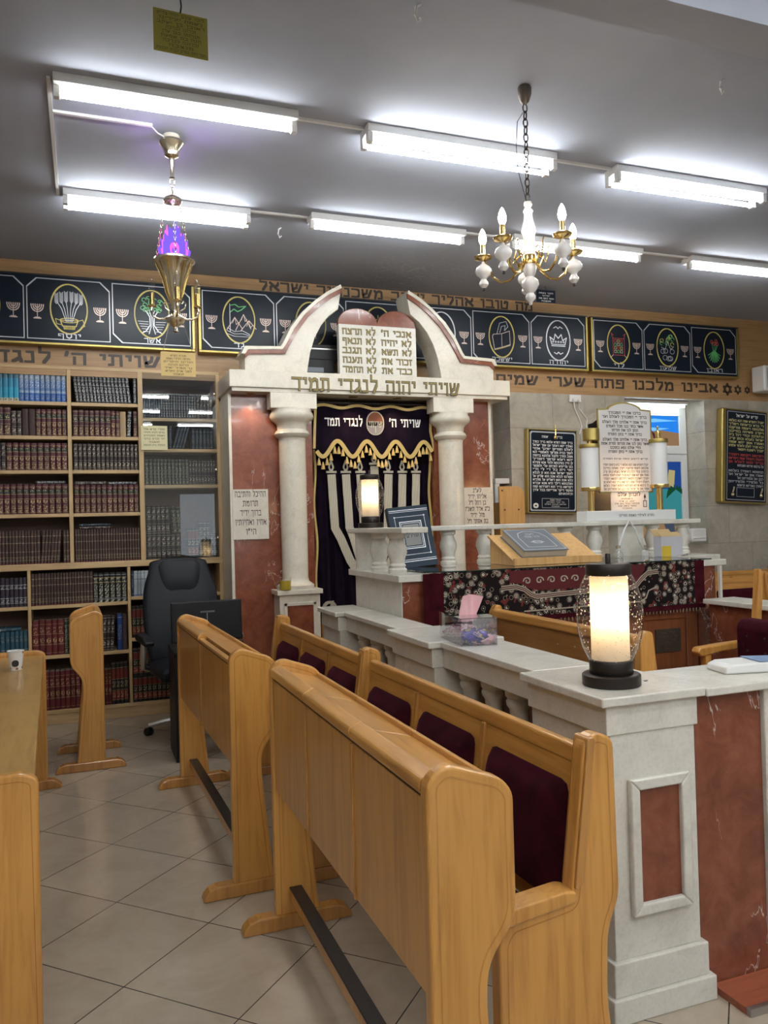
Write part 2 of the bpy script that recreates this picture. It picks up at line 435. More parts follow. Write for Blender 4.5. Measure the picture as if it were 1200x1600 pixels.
n = N(nt, 'ShaderNodeTexNoise', i_Scale=5, i_Detail=8, i_Roughness=.65, i_Distortion=1.0); nt.links.new(coords(nt), n.inputs['Vector'])
c = mix(nt, .55, co_t.outputs[0], ramp(nt, n.outputs[0], [(.3, (.72, .70, .68)), (.6, (1.0, 1.0, 1.0))]), 'MULTIPLY')
nt.links.new(c, b.inputs['Base Color']); b.inputs['Roughness'].default_value = .16; b.inputs['Coat Weight'].default_value = .25; b.inputs['Coat Roughness'].default_value = .06
# ceiling
m, nt, b = newmat('ceiling_plaster'); M['ceiling'] = m
n = N(nt, 'ShaderNodeTexNoise', i_Scale=1.3, i_Detail=6, i_Roughness=.6); nt.links.new(coords(nt), n.inputs['Vector'])
c = ramp(nt, n.outputs[0], [(.3, (.335, .36, .42)), (.7, (.40, .425, .49))])
st = N(nt, 'ShaderNodeTexNoise', i_Scale=26, i_Detail=7, i_Roughness=.75); nt.links.new(coords(nt, 'Object', (1, 1.6, 1)), st.inputs['Vector'])
tc = N(nt, 'ShaderNodeTexCoord'); vd = N(nt, 'ShaderNodeVectorMath', operation='DISTANCE'); vd.inputs[1].default_value = (2.62, 6.42, 3.64)
nt.links.new(tc.outputs['Object'], vd.inputs[0])
pm = ramp(nt, vd.outputs['Value'], [(.2, (1, 1, 1)), (.8, (0, 0, 0))])
fl = mix(nt, 1.0, ramp(nt, st.outputs[0], [(.54, (0, 0, 0)), (.57, (.9, .9, .9))]), pm, 'MULTIPLY')
c = mix(nt, fl, c, (.55, .54, .52))
nt.links.new(c, b.inputs['Base Color']); b.inputs['Roughness'].default_value = .85
bump(nt, b, n.outputs[0], .15, .02)
# stone wall tiles
m, nt, b = newmat('grey_stone_tiles'); M['stone'] = m
co = coords(nt, 'Object', (1, 1, 1), rot=(math.radians(90), 0, 0))
bt = N(nt, 'ShaderNodeTexBrick'); bt.offset = .5
bt.inputs['Color1'].default_value = (.46, .43, .37, 1); bt.inputs['Color2'].default_value = (.40, .375, .325, 1); bt.inputs['Mortar'].default_value = (.27, .255, .22, 1)
bt.inputs['Scale'].default_value = 1; bt.inputs['Mortar Size'].default_value = .003; bt.inputs['Brick Width'].default_value = .62; bt.inputs['Row Height'].default_value = .40
nt.links.new(co, bt.inputs['Vector'])
n = N(nt, 'ShaderNodeTexNoise', i_Scale=6, i_Detail=9, i_Roughness=.7, i_Distortion=.7); nt.links.new(coords(nt), n.inputs['Vector'])
c = mix(nt, .8, bt.outputs[0], ramp(nt, n.outputs[0], [(.28, (.62, .60, .55)), (.66, (1.1, 1.08, 1.02))]), 'MULTIPLY')
nt.links.new(c, b.inputs['Base Color']); b.inputs['Roughness'].default_value = .4

# ------------------------------------------------------------------ the room
CEIL = 3.64
XL, XR, YF, YW, YB = -3.2, 8.4, -5.0, 6.80, 7.15      # YW face of the back wall cladding, YB back of its recesses
struct(MB().box(XL, XR, YF, YB+.2, -.12, 0).build('floor', M['floor']))
struct(MB().box(XL, XR, YF, YB+.2, CEIL, CEIL+.1).build('ceiling', M['ceiling']))
M['wallpaint'] = plain('wall_paint', (.50, .48, .46), .8)
struct(MB().box(XL-.1, XL, YF, YB+.2, 0, CEIL).build('wall_left', M['wallpaint']))
struct(MB().box(XR, XR+.1, YF, YB+.2, 0, CEIL).build('wall_right', M['wallpaint']))
wf = MB()
wf.box(XL, 2.0, YF-.1, YF, 0, CEIL).box(3.4, XR, YF-.1, YF, 0, CEIL).box(2.0, 3.4, YF-.1, YF, 0, .9).box(2.0, 3.4, YF-.1, YF, 2.3, CEIL)
struct(wf.build('wall_front', M['wallpaint']))
NX0, NX1, NZ0, NZ1 = 5.20, 6.22, 1.20, 2.735           # window recess
RX = 3.86                                               # left end of the stone
wb = MB()
wb.box(XL, XR, YB, YB+.1, 0, CEIL)
struct(wb.build('wall_back', M['offwhite']))
ws = MB()
ws.box(RX, NX0, YW, YB, 0, 2.745).box(NX1, XR, YW, YB, 0, 2.745).box(NX0, NX1, YW, YB, 0, NZ0).box(NX0, NX1, YW, YB, NZ1, 2.745)
struct(ws.build('wall_stone', M['stone']))
struct(MB().box(XL, XR, YW, YB, 2.745, CEIL).build('trim_1', M['band']))
# beam under the ceiling
struct(MB().box(XL, XR, 2.352, 2.535, 3.40, CEIL).build('ceiling_beam', M['ceiling']))
# window behind the viewer: daylight
struct(MB().box(2.0, 3.4, YF-.06, YF-.03, .9, 2.3).build('window_1', emis('daylight_sky_glass', (.86, .93, 1.0), DAY_POWER)))

# ------------------------------------------------------------------ fluorescent fittings
M['tube'] = emis('fluorescent_tube', (.96, .99, 1.0), TUBE_POWER)
def make_fixture(x, y, label, double=False, L=1.17):
    t = thing('fluorescent_light', label, 'ceiling light', (x, y, CEIL), 0, 'fluorescent ceiling lights')
    MB().box(0, L, -.066, .066, -.045, 0).build('housing', M['paint'], t, True, .004)
    ys = (-.045, .045) if double else (-.012,)
    for yy in ys:
        for xx in (0, L-.03): MB().box(xx, xx+.03, yy-.018, yy+.018, -.10, -.045).build('tube_holder', M['plastic'], t, True, .003)
        MB().tube([(.03, yy, -.082), (L-.03, yy, -.082)], .0135, 12).build('tube', M['tube'], t, True)
    return t
FX = [(-.105, 4.02, 'white fluorescent light nearest top left with one glowing tube', False),
      (-.095, 5.35, 'white fluorescent light crossed by the hanging flame lamp', True),
      (1.445, 4.03, 'white twin tube fluorescent light left of the chandelier chain', True),
      (1.48, 5.29, 'white fluorescent light above the ark pediment', False),
      (3.05, 4.05, 'white twin tube fluorescent light right of the chandelier chain', True),
      (3.03, 5.26, 'white fluorescent light partly behind the chandelier arms', False),
      (4.70, 5.28, 'white fluorescent light at the far right edge over the lit stand', False)]
for x, y, lb, db in FX: make_fixture(x, y, lb, db)
k = 0
for y in (.8, -.8, -2.6):  # unseen fittings added behind the viewer to brighten the foreground
    for x in (-1.5, .1, 1.7, 3.3, 5.0):
        k += 1
        make_fixture(x, y, 'added unseen fluorescent light behind the viewer, '+ORD[k]+' of its rows', True)
# cable ducts joining the fittings
def duct(pts, label):
    b = MB()
    for (x0, y0), (x1, y1) in zip(pts[:-1], pts[1:]):
        b.box(min(x0, x1)-.009, max(x0, x1)+.009, min(y0, y1)-.009, max(y0, y1)+.009, CEIL-.014, CEIL)
    return tag(b.build('cable_duct', M['plastic']), label, 'cable duct')
duct([(-.125, 4.02), (-.125, 5.38)], 'white cable duct joining the two leftmost ceiling lights')
duct([(-.11, 4.33), (.36, 4.33)], 'short white cable duct leading to the hanging flame lamp')
duct([(1.07, 4.03), (1.44, 4.03)], 'white cable duct in front row, left of the twin tube light')
duct([(2.62, 4.05), (3.04, 4.05)], 'white cable duct in front row, behind the chandelier chain')
duct([(1.08, 5.32), (1.47, 5.32)], 'white cable duct in back row, right of the flame lamp')
duct([(2.66, 5.28), (3.02, 5.28)], 'white cable duct in back row, left of the chandelier arms')
duct([(4.21, 5.27), (4.69, 5.27)], 'white cable duct in back row, right of the chandelier arms')

# ------------------------------------------------------------------ bookcases
YC = 6.795
BX0 = -1.45
UZ0, UZ1 = 1.25, 2.80
bc = thing('bookcase', 'tall light wood bookcase with open shelves of religious books and a glass door', 'bookcase', (.2, YC, 0))
for x0, x1 in ((BX0, BX0+.03), (-.815, -.785), (-.123, -.093), (.414, .454), (1.045, 1.075)):
    MB().box(x0, x1, YC, YC+.30, 1.262, UZ1-.005).build('upright', M['shelf_up'], bc, bevel=.003)
MB().box(BX0, 1.075, YC-.004, YC+.30, 1.212, 1.262).build('middle_board', M['shelf'], bc, bevel=.003)
for x0, x1 in ((BX0, BX0+.03), (-.437, -.413), (.304, .328), (1.045, 1.075)):
    MB().box(x0, x1, YC, YC+.30, .113, 1.212).build('upright', M['shelf_up'], bc, bevel=.003)
for x0, x1, zs in ((BX0+.03, -.815, (2.521, 2.251, 1.981, 1.638)), (-.785, -.123, (2.521, 2.251, 1.981, 1.638)), (-.093, .414, (2.521, 2.251, 1.981, 1.638)), (.454, 1.045, (2.411, 2.155, 1.858)),
                   (BX0+.03, -.437, (.921, .529)), (-.413, .304, (.921, .529)), (.328, 1.045, (.955, .62))):
    for z in zs:
        MB().box(x0, x1, YC+.004, YC+.29, z-.014, z+.014).build('shelf_board', M['shelf'], bc, bevel=.002)
MB().box(BX0, 1.075, YC, YC+.30, .085, .113).box(BX0, 1.075, YC+.012, YC+.03, 0, .085).build('plinth', M['shelf'], bc, bevel=.002)
MB().box(BX0, 1.075, YC+.30, YC+.315, 0, 2.81).build('back_panel', M['backing'], bc)
MB().box(BX0, 1.075, YC, YC+.30, 2.795, 2.82).build('top_board', M['shelf'], bc)
MB().box(BX0, 1.075, YC, YW, 2.82, 2.952).build('header', M['band'], bc)
# glass door of the right-hand bay
M['pane'] = glass('door_pane', (.93, .95, .95), 1.5)
gd = MB().box(.452, 1.047, YC-.016, YC-.010, 1.27, 2.155).build('glass_door', M['pane'], bc)
MB().box(.452, 1.047, YC-.016, YC-.010, 2.17, 2.79).build('glass_door', M['pane'], bc)
for z in (2.63, 1.99, 1.42):
    b = MB(); b.M = Matrix.Translation((1.035, YC-.016, z)) @ Matrix.Rotation(PI/2, 4, 'X')
    b.lathe([(.013, 0), (.013, .006), (.006, .010), (0, .011)], n=14).build('door_clip', M['pale_brass'], gd)
# notice stuck on the glass
nt_ = thing('paper_notice', 'pale yellow paper notice stuck on the bookcase glass door', 'notice', (.53, YC-.02, 2.27))
x0, z1 = W(220, 665, YC-.02); x1, z0 = W(262, 703, YC-.02)
MB().box(x0, x1, YC-.0185, YC-.017, z0, z1).build('paper', plain('pale_yellow_paper', (.72, .66, .40), .7), nt_)
b = MB()
for i, s in enumerate(['ספרי קדש אלו', 'נתרמו לזכות ולעילוי', 'נשמת המנוחים', 'יהי זכרם ברוך', 'תנצבה', 'הנהלת בית הכנסת']):
    b.text(s, (x0+x1)/2, z1-.034-.026*i, .012, YC-.0186, .0004, width=(x1-x0)*(.8 if i != 4 else .4))
b.build('lettering', M['ink'], nt_)

# ---- books: one mesh per binding, every volume its own object
def binding(name, base, bands=(), flecks=(), rough=.45, fleckcol=(.55, .43, .2), fscale=(16, 16, 60)):
    m, nt, b = newmat(name)
    tc = N(nt, 'ShaderNodeTexCoord'); sp = N(nt, 'ShaderNodeSeparateXYZ'); nt.links.new(tc.outputs['Generated'], sp.inputs[0])
    oi = N(nt, 'ShaderNodeObjectInfo')
    st = [(0.0, base)]
    for z0, z1, c in sorted(bands): st += [(z0, c), (z1, base)]
    c = ramp(nt, sp.outputs[2], st, 'CONSTANT')
    if flecks:
        s2 = [(0.0, (0, 0, 0))]
        for z0, z1, d in sorted(flecks): s2 += [(z0, (d, d, d)), (z1, (0, 0, 0))]
        msk = ramp(nt, sp.outputs[2], s2, 'CONSTANT')
        mp = N(nt, 'ShaderNodeMapping'); mp.inputs['Scale'].default_value = fscale
        nt.links.new(tc.outputs['Generated'], mp.inputs[0]); nt.links.new(oi.outputs['Random'], mp.inputs['Location'])
        n = N(nt, 'ShaderNodeTexNoise', i_Scale=.45, i_Detail=2); nt.links.new(mp.outputs[0], n.inputs['Vector'])
        ed = ramp(nt, sp.outputs[0], [(.14, (0, 0, 0)), (.2, (1, 1, 1)), (.8, (1, 1, 1)), (.86, (0, 0, 0))])
        t = ramp(nt, n.outputs[0], [(.50, (0, 0, 0)), (.56, (1, 1, 1))])
        f = mix(nt, 1.0, mix(nt, 1.0, t, msk, 'MULTIPLY'), ed, 'MULTIPLY')
        c = mix(nt, f, c, fleckcol)
    h = ramp(nt, oi.outputs['Random'], [(0, (.78, .78, .78)), (1, (1.15, 1.15, 1.15))])
    c = mix(nt, 1.0, c, h, 'MULTIPLY')
    nt.links.new(c, b.inputs['Base Color']); b.inputs['Roughness'].default_value = rough
    return m
GO = (.42, .32, .15); SI = (.50, .50, .50); CR = (.42, .36, .24)
def G(zs, c=GO, w=.012): return [(z, z+w, c) for z in zs]
BIND = {
 'burg': binding('burgundy_gilt', (.075, .010, .018), G((.04, .50, .66, .90))+[(.68, .82, (.010, .022, .018))], [(.06, .30, .8), (.34, .48, .9), (.70, .80, .9), (.85, .89, .9)]),
 'burg2': binding('burgundy_two_label', (.060, .010, .018), G((.05, .40, .55, .78, .93))+[(.57, .76, (.02, .02, .02))], [(.08, .36, .9), (.60, .74, .9)]),
 'dots': binding('dark_brown_gilt', (.024, .012, .014), G((.03, .10, .36, .52, .68, .94), CR, .010), [(.13, .30, 1), (.55, .66, .9), (.72, .88, 1)], fleckcol=(.62, .55, .42)),
 'black': binding('black_silver', (.010, .010, .012), G((.05, .30, .62, .80, .93), SI, .014), [(.08, .28, 1), (.34, .58, 1), (.64, .78, 1), (.84, .92, .9)], fleckcol=(.62, .63, .62)),
 'brown': binding('thin_brown_banded', (.068, .036, .028), G((.10, .20, .36, .62, .82), CR, .013)+[(.0, .035, (.12, .02, .03))], [(.13, .18, .9)], fleckcol=(.4, .34, .24)),
 'cyan': binding('turquoise', (.03, .22, .36), [(.0, .10, (.45, .42, .30)), (.10, .45, (.02, .30, .46)), (.75, 1.0, (.05, .13, .17))], [(.02, .08, 1)], fleckcol=(.08, .08, .08)),
 'blue': binding('sky_blue', (.10, .20, .42), [(.0, .28, (.03, .12, .38)), (.28, .36, (.30, .40, .56)), (.7, 1.0, (.20, .27, .36))], [(.45, .92, 1), (.06, .2, .4)], fleckcol=(.55, .60, .66)),
 'plain': binding('plain_brown', (.055, .028, .024), rough=.6),
 'tan': binding('bare_cardboard', (.44, .31, .17), rough=.8),
 'navy': binding('dark_navy', (.012, .022, .036), G((.08, .85), SI, .008), [(.3, .75, .6)], fleckcol=(.22, .26, .28)),
 'olive': binding('dark_green_gilt', (.022, .026, .018), G((.04, .18, .42, .56, .82, .95), CR, .012), [(.07, .16, 1), (.22, .40, .7), (.45, .54, 1), (.60, .80, 1)], fleckcol=(.44, .42, .28)),
 'teal': binding('teal_cloth', (.020, .075, .11), [(.12, .13, SI), (.30, .31, SI)], [(.04, .11, 1), (.15, .28, .6), (.6, .8, .5)], fleckcol=(.50, .48, .36)),
 'circle': binding('black_gold_medallion', (.008, .008, .008), G((.08, .12, .92), SI, .012)+[(.66, .68, GO), (.82, .84, GO)], [(.0, .07, 1), (.15, .62, .8), (.68, .82, 1)], fleckcol=(.62, .58, .42)),
 'violet': binding('dark_violet_banded', (.030, .020, .034), G((.12, .30, .62, .74), SI, .014), [(.14, .28, .9), (.64, .73, 1)], fleckcol=(.50, .48, .46)),
 'grey': binding('pale_grey', (.36, .40, .42), [(.0, .07, (.16, .20, .34)), (.66, .68, (.12, .15, .18)), (.9, .92, (.15, .18, .2))], [(.3, .6, .5)], fleckcol=(.14, .17, .2)),
 'red': binding('dark_red', (.11, .012, .014), G((.06, .30, .60, .88), GO, .010), [(.33, .5, .8), (.64, .8, .8)]),
 'redblack': binding('black_red_label', (.010, .010, .010), G((.10, .34, .62, .90), GO, .012)+[(.12, .33, (.20, .02, .015)), (.64, .88, (.16, .02, .015))], [(.14, .31, .8), (.42, .58, 1)], fleckcol=(.55, .45, .25)),
 'royal': binding('royal_blue', (.012, .05, .20), [(.9, .92, SI)], [(.3, .7, .4)]),
}
PAGE = plain('page_edges', (.46, .40, .30), .8)
def book_mesh(kind):
    b = MB()
    # unit book: spine towards -y, cover boards wrap round the block of pages
    pts = [(0, 1), (0, .05), (.10, .018), (.28, .002), (.5, 0), (.72, .002), (.90, .018), (1, .05), (1, 1), (.93, 1), (.93, .09), (.07, .09), (.07, 1)]
    n = len(pts)
    vs = [(x, y, 0) for x, y in pts]+[(x, y, 1) for x, y in pts]
    fs = [(i, (i+1) % n, (i+1) % n+n, i+n) for i in range(n)]
    caps = [(0, 12, 11, 1), (11, 10, 7, 6, 5, 4, 3, 2, 1), (10, 9, 8, 7)]
    b.add(vs, fs, 0); b.add(vs, caps, 0); b.add(vs, [tuple(i+n for i in f[::-1]) for f in caps], 0)
    b.box(.07, .93, .09, .97, .02, .98, 1)
    me = bpy.data.meshes.new('book'); me.from_pydata([tuple(v) for v in b.v], [], b.f)
    me.materials.append(BIND[kind]); me.materials.append(PAGE); me.polygons.foreach_set('material_index', b.mi); me.update()
    return me
BM = {}
def put_book(kind, x, y, z, w, d, h, label, group, lean=0.0, lay=False):
    if kind not in BM: BM[kind] = book_mesh(kind)
    o = bpy.data.objects.new('book', BM[kind]); COL.objects.link(o)
    if lay:   # lying flat: spine to the front, thickness up
        o.matrix_world = Matrix.Translation((x, y, z+w)) @ Matrix.Rotation(PI/2, 4, 'Y') @ Matrix.Diagonal((w, d, h, 1))
    else:
        o.matrix_world = Matrix.Translation((x, y, z)) @ Matrix.Rotation(lean, 4, 'Y') @ Matrix.Diagonal((w, d, h, 1))
    return tag(o, label, 'book', group)
def row(x0, x1, z, runs, where, from_right=False):
    """runs: (kind, count, height, adjective, lean) filling x0..x1; kind None leaves a gap of 'count' widths"""
    tot = sum(r[1]*(r[5] if len(r) > 5 else 1.0) for r in runs)
    u = (x1-x0)/tot; x = x0
    for r in runs:
        kind, n, h, adj = r[:4]; lean = r[4] if len(r) > 4 else 0; f = r[5] if len(r) > 5 else 1.0
        if kind is None: x += n*u*f; continue
        ws = [random.uniform(.9, 1.1) for _ in range(n)]; s = n*u*f/sum(ws)
        for i in range(n):
            w = ws[i]*s
            side = 'right' if from_right else 'left'
            num = (n-i) if from_right else (i+1)
            lb = (adj+', the only one '+where) if n == 1 else adj+', '+ORD[num]+' from '+side+' '+where
            hh = h*random.uniform(.988, 1.0)
            put_book(kind, x+.0006, YC+.012+random.uniform(0, .006), z+.0005+(w*math.sin(lean) if lean > 0 else 0), (w-.0012)*math.cos(lean), .17, hh, lb, adj+'s '+where, lean)
            x += w
T = .014
row(-.775, -.127, 2.521+T, [('cyan', 8, .237, 'turquoise volume'), ('blue', 9, .237, 'sky blue volume', 0, 1.0)], 'on the top open shelf', True)
row(-.085, .408, 2.521+T, [(None, 1, 0, ''), ('black', 15, .225, 'black silver-banded volume', -.10), (None, .5, 0, ''), ('black', 1, .225, 'upright black silver-banded volume')], 'on the top middle shelf')
row(-.78, -.127, 2.251+T, [('burg2', 5, .222, 'burgundy twin-label volume', 0, 1.3), ('dots', 2, .195, 'short gilt brown volume', 0, 1.0), ('plain', 2, .212, 'plain brown volume', 0, 1.3), ('burg', 6, .212, 'burgundy volume')], 'on second shelf of left bay', True)
row(-.085, .408, 2.251+T, [('burg2', 7, .212, 'burgundy twin-label volume', 0, 1.2), ('burg', 2, .210, 'narrow burgundy volume'), ('tan', 1, .205, 'bare tan cardboard box file', 0, 1.4), ('black', 1, .212, 'leaning black volume', .06, 1.0), (None, .55, 0, ''), ('burg2', 1, .212, 'single upright burgundy volume', 0, 1.0)], 'on second shelf of middle bay')
row(-.78, -.127, 1.981+T, [('dots', 6, .215, 'dark gilt brown volume', 0, .9), ('burg', 10, .215, 'burgundy volume', 0, 1.15)], 'on third shelf of left bay', True)
row(-.085, .408, 1.981+T, [('dots', 15, .212, 'dark gilt brown volume')], 'on third shelf of middle bay')
row(-.78, -.127, 1.638+T, [('burg', 14, .235, 'burgundy volume')], 'on fourth shelf of left bay', True)
row(-.085, .408, 1.638+T, [('burg', 12, .225, 'burgundy volume')], 'on fourth shelf of middle bay')
row(-.78, -.127, 1.262, [('brown', 19, .262, 'thin brown volume'), ('brown', 6, .262, 'leaning thin brown volume', .075), (None, 1.2, 0, ''), ('brown', 2, .262, 'upright thin brown volume')], 'on fifth shelf of left bay', True)
row(-.085, .408, 1.262, [('brown', 24, .262, 'thin brown volume')], 'on fifth shelf of middle bay')
put_book('black', -.36, YC+.02, 1.638+T+.236, .024, .15, .215, 'black book lying flat on burgundy volumes of left bay', 'books lying flat', lay=True)
put_book('dots', -.075, YC+.02, 1.638+T+.226, .028, .15, .235, 'dark book lying flat on burgundy volumes of middle bay', 'books lying flat', lay=True)
put_book('black', .17, YC+.02, 1.638+T+.226, .024, .15, .225, 'black book with white labels lying flat in middle bay', 'books lying flat', lay=True)
put_book('dots', -.05, YC+.02, 1.262+.263, .020, .15, .235, 'lower dark book lying flat on thin brown volumes', 'books lying flat', lay=True)
put_book('navy', -.05, YC+.025, 1.262+.2845, .020, .15, .235, 'upper dark book lying flat on thin brown volumes', 'books lying flat', lay=True)
# glass bay
row(.46, 1.02, 2.411+T, [('navy', 7, .185, 'plain navy volume', 0, .9), ('black', 14, .19, 'black white-label volume'), ('dots', 5, .19, 'dark gilt volume', 0, 1.3)], 'on top shelf behind glass')
for i in range(2):
    put_book('black', .66+.165*i, YC+.03, 2.411+T+.191, .02, .14, .162, ('left' if i == 0 else 'right')+' black book lying on white-label volumes behind glass', 'books lying behind glass', lay=True)
row(.46, 1.02, 2.155+T, [('navy', 8, .19, 'dark navy volume'), ('navy', 4, .19, 'slanting dark navy volume', .28, .9), (None, 2.2, 0, ''), ('navy', 6, .17, 'upright dark navy volume', 0, 1.1)], 'on second shelf behind glass')
row(.46, 1.035, 1.858+T, [('olive', 12, .215, 'dark green gilt volume', 0, 1.2), ('dots', 9, .205, 'dark brown gilt volume')], 'on third shelf behind glass')
row(.465, .735, 1.262, [('dots', 7, .205, 'dark gilt volume of the lower stack')], 'on lowest shelf behind glass')
row(.465, .745, 1.262+.206, [('dots', 5, .23, 'dark gilt volume of the upper stack'), (None, .7, 0, ''), ('olive', 2, .23, 'leaning olive volume', -.06)], 'on lowest shelf behind glass')
row(.79, 1.035, 1.262, [('redblack', 3, .25, 'black and red volume', 0, 1.0), ('olive', 3, .30, 'pale green gilt volume', 0, 1.0), ('dots', 2, .20, 'short dark volume')], 'at right end behind glass')
# lower section
row(-.78, -.44, .921+T, [('violet', 11, .225, 'dark violet volume')], 'in the lower left bay', True)
row(-.41, .300, .921+T, [('brown', 20, .252, 'thin brown volume'), ('circle', 6, .235, 'black volume with gold medallion', 0, 1.9)], 'on upper lower-case shelf')
row(.333, .63, .955+T, [('navy', 1, .205, 'narrow dark volume', 0, .8), ('grey', 7, .205, 'pale grey volume', 0, 1.1), ('black', 3, .2, 'black volume')], 'below the glass bay')
row(-.80, -.44, .529+T, [('teal', 11, .205, 'teal volume')], 'in the lower left bay', True)
put_book('teal', -.65, YC+.02, .529+T+.206, .025, .15, .16, 'teal book lying flat on teal volumes of lower left bay', 'books lying flat', lay=True)
row(-.41, .295, .529+T, [('red', 5, .275, 'dark red volume', 0, 1.5), ('olive', 3, .275, 'dark green volume'), (None, 4, 0, ''), ('dots', 5, .28, 'slanting dark volume', .05), (None, .9, 0, ''), ('royal', 1, .29, 'royal blue volume', 0, 1.3), ('plain', 1, .285, 'plain maroon volume', 0, 1.2)], 'on middle lower-case shelf')
row(.333, .70, .62+T, [('redblack', 11, .25, 'red and navy volume')], 'beside the office chair, upper shelf')
row(-.41, .295, .113, [('red', 9, .30, 'tall dark red volume', 0, 1.2), (None, 1, 0, ''), ('red', 8, .28, 'thin dark red volume', 0, .8), ('redblack', 4, .32, 'tall black volume')], 'on bottom lower-case shelf')
row(.333, .85, .113, [('redblack', 14, .21, 'black red-label volume')], 'beside the office chair, bottom shelf')
row(.333, .85, .113+.211, [('redblack', 12, .21, 'stacked black red-label volume'), ('royal', 1, .21, 'royal blue volume')], 'beside the office chair, bottom shelf')

# ------------------------------------------------------------------ painted inscriptions on the oak band
def inscription(txt, px0, px1, pyl, pyr, h, label, Y=YW, mat='dark_ink', stars=()):
    """px0, px1: left and right end in the photograph, both lie on the band"""
    xa, za = W(px0, pyl, Y); xb, zb = W(px1, pyr, Y); zc = (za+zb)/2
    t = thing('inscription', label, 'lettering', ((xa+xb)/2, Y, zc))
    gap = .16; adv = lambda c: (GL[c][0] if c in GL else .42)+gap
    sx = (xb-xa)/(sum(adv(c) for c in txt)-gap); cur = xb
    for wd in txt.split(' '):
        b = MB(); L = (sum(adv(c) for c in wd)-gap)*sx
        b.text(wd, cur, zc, h, Y-.0005, .002, align='r', width=L, bold=1.3); b.build('lettering', M[mat], t); cur -= L+(.42+2*gap)*sx
    for sx_, sr in stars:
        b = MB()
        for q in (1, -1):
            b.stroke([(sx_+sr*math.sin(2*PI*i/3), zc+h*.45+q*sr*math.cos(2*PI*i/3)) for i in range(3)], sr*.24, Y-.0005, .002, closed=True)
        b.build('star_emblem', M[mat], t)
    return t
inscription('מה טובו אהליך יעקב משכנתיך ישראל', 405, 832, 455, 484, .075, 'dark painted Hebrew line on oak band above the tribe panels')
inscription("שויתי ה' לנגדי תמיד", -150, 250, 557, 575, .085, 'dark painted Hebrew line on oak band above the bookcase', YC-.002)
inscription('אבינו מלכנו פתח שערי שמים', 775, 1121, 603, 609.5, .085, 'dark painted Hebrew line with three stars on right oak band', stars=((6.545, .062), (6.69, .048), (6.82, .038)))

# ------------------------------------------------------------------ tribe panels
YP = 6.72
PZ0, PZ1 = 2.985, 3.497
def menorah(b, x, z, s, y, m=0):
    w = s*.05
    b.stroke([(x, z-.5*s), (x, z+.42*s)], w, y, .001, m)
    for r in (.14, .27, .40):
        b.stroke([(x+r*s*math.cos(a), z+.40*s-.0*s+(r*1.1)*s*math.sin(a)) for a in [PI+PI*i/8 for i in range(9)]], w, y, .001, m)
    for r in (-.40, -.27, -.14, 0, .14, .27, .40): b.stroke([(x+r*s, z+.40*s), (x+r*s, z+.47*s)], w*1.5, y, .001, m)
    b.stroke([(x-.14*s, z-.44*s), (x+.14*s, z-.44*s)], w*1.3, y, .001, m); b.stroke([(x-.22*s, z-.5*s), (x+.22*s, z-.5*s)], w*1.5, y, .001, m)
def ell(x, z, rx, rz, n=40, a0=0, a1=2*PI): return [(x+rx*math.cos(a0+(a1-a0)*i/n), z+rz*math.sin(a0+(a1-a0)*i/n)) for i in range(n+1)]
def em_wheat(b, x, z):
    for dx in (-.09, -.055, -.02, .02, .055, .09):
        b.stroke([(x+dx*.25, z-.10), (x+dx*.6, z+.0), (x+dx, z+.06)], .004, y_, .001, 0)
        for i in range(6):
            for q in (-1, 1):
                b.stroke([(x+dx, z+.055+.014*i-.2*abs(dx)), (x+dx+q*.013, z+.072+.014*i-.2*abs(dx))], .0035, y_, .001, 0)
    b.stroke([(x-.065, z-.09), (x-.05, z-.135), (x+.05, z-.135), (x+.065, z-.09)], .006, y_, .001, 1, closed=True)
    b.stroke(ell(x, z-.09, .067, .018, 20), .005, y_, .001, 1)
    for i in range(-4, 5): b.stroke([(x+i*.011, z-.135), (x+i*.009, z-.16)], .005, y_, .001, 1)
    b.stroke([(x-.07, z-.09), (x-.10, z-.08), (x-.09, z-.12), (x-.06, z-.125)], .004, y_, .001, 1); b.stroke([(x+.07, z-.09), (x+.10, z-.08), (x+.115, z-.13), (x+.085, z-.14)], .004, y_, .001, 1)
def em_tree(b, x, z):
    rnd = random.Random(3)
    for i in range(26):
        a = rnd.uniform(0, 2*PI); r = math.sqrt(rnd.uniform(0, 1))
        cx, cz = x+.085*r*math.cos(a), z+.08+.065*r*math.sin(a)
        b.stroke(ell(cx, cz, rnd.uniform(.012, .022), rnd.uniform(.010, .016), 9, 0, 5), .0045, y_, .001, 2)
    for q in (-1, 1):
        b.stroke([(x+q*.05, z+.03), (x+q*.018, z-.02), (x+q*.016, z-.09), (x+q*.05, z-.14), (x+q*.08, z-.155)], .005, y_, .001, 0)
        b.stroke([(x+q*.02, z+.03), (x+q*.005, z-.02), (x+q*.008, z-.10), (x+q*.025, z-.16)], .004, y_, .001, 0)
    for i in range(5): b.stroke([(x-.11+.01*i, z-.06-.02*i), (x-.03, z-.062-.02*i)], .0025, y_, .001, 0); b.stroke([(x+.11-.01*i, z-.06-.02*i), (x+.03, z-.062-.02*i)], .0025, y_, .001, 0)
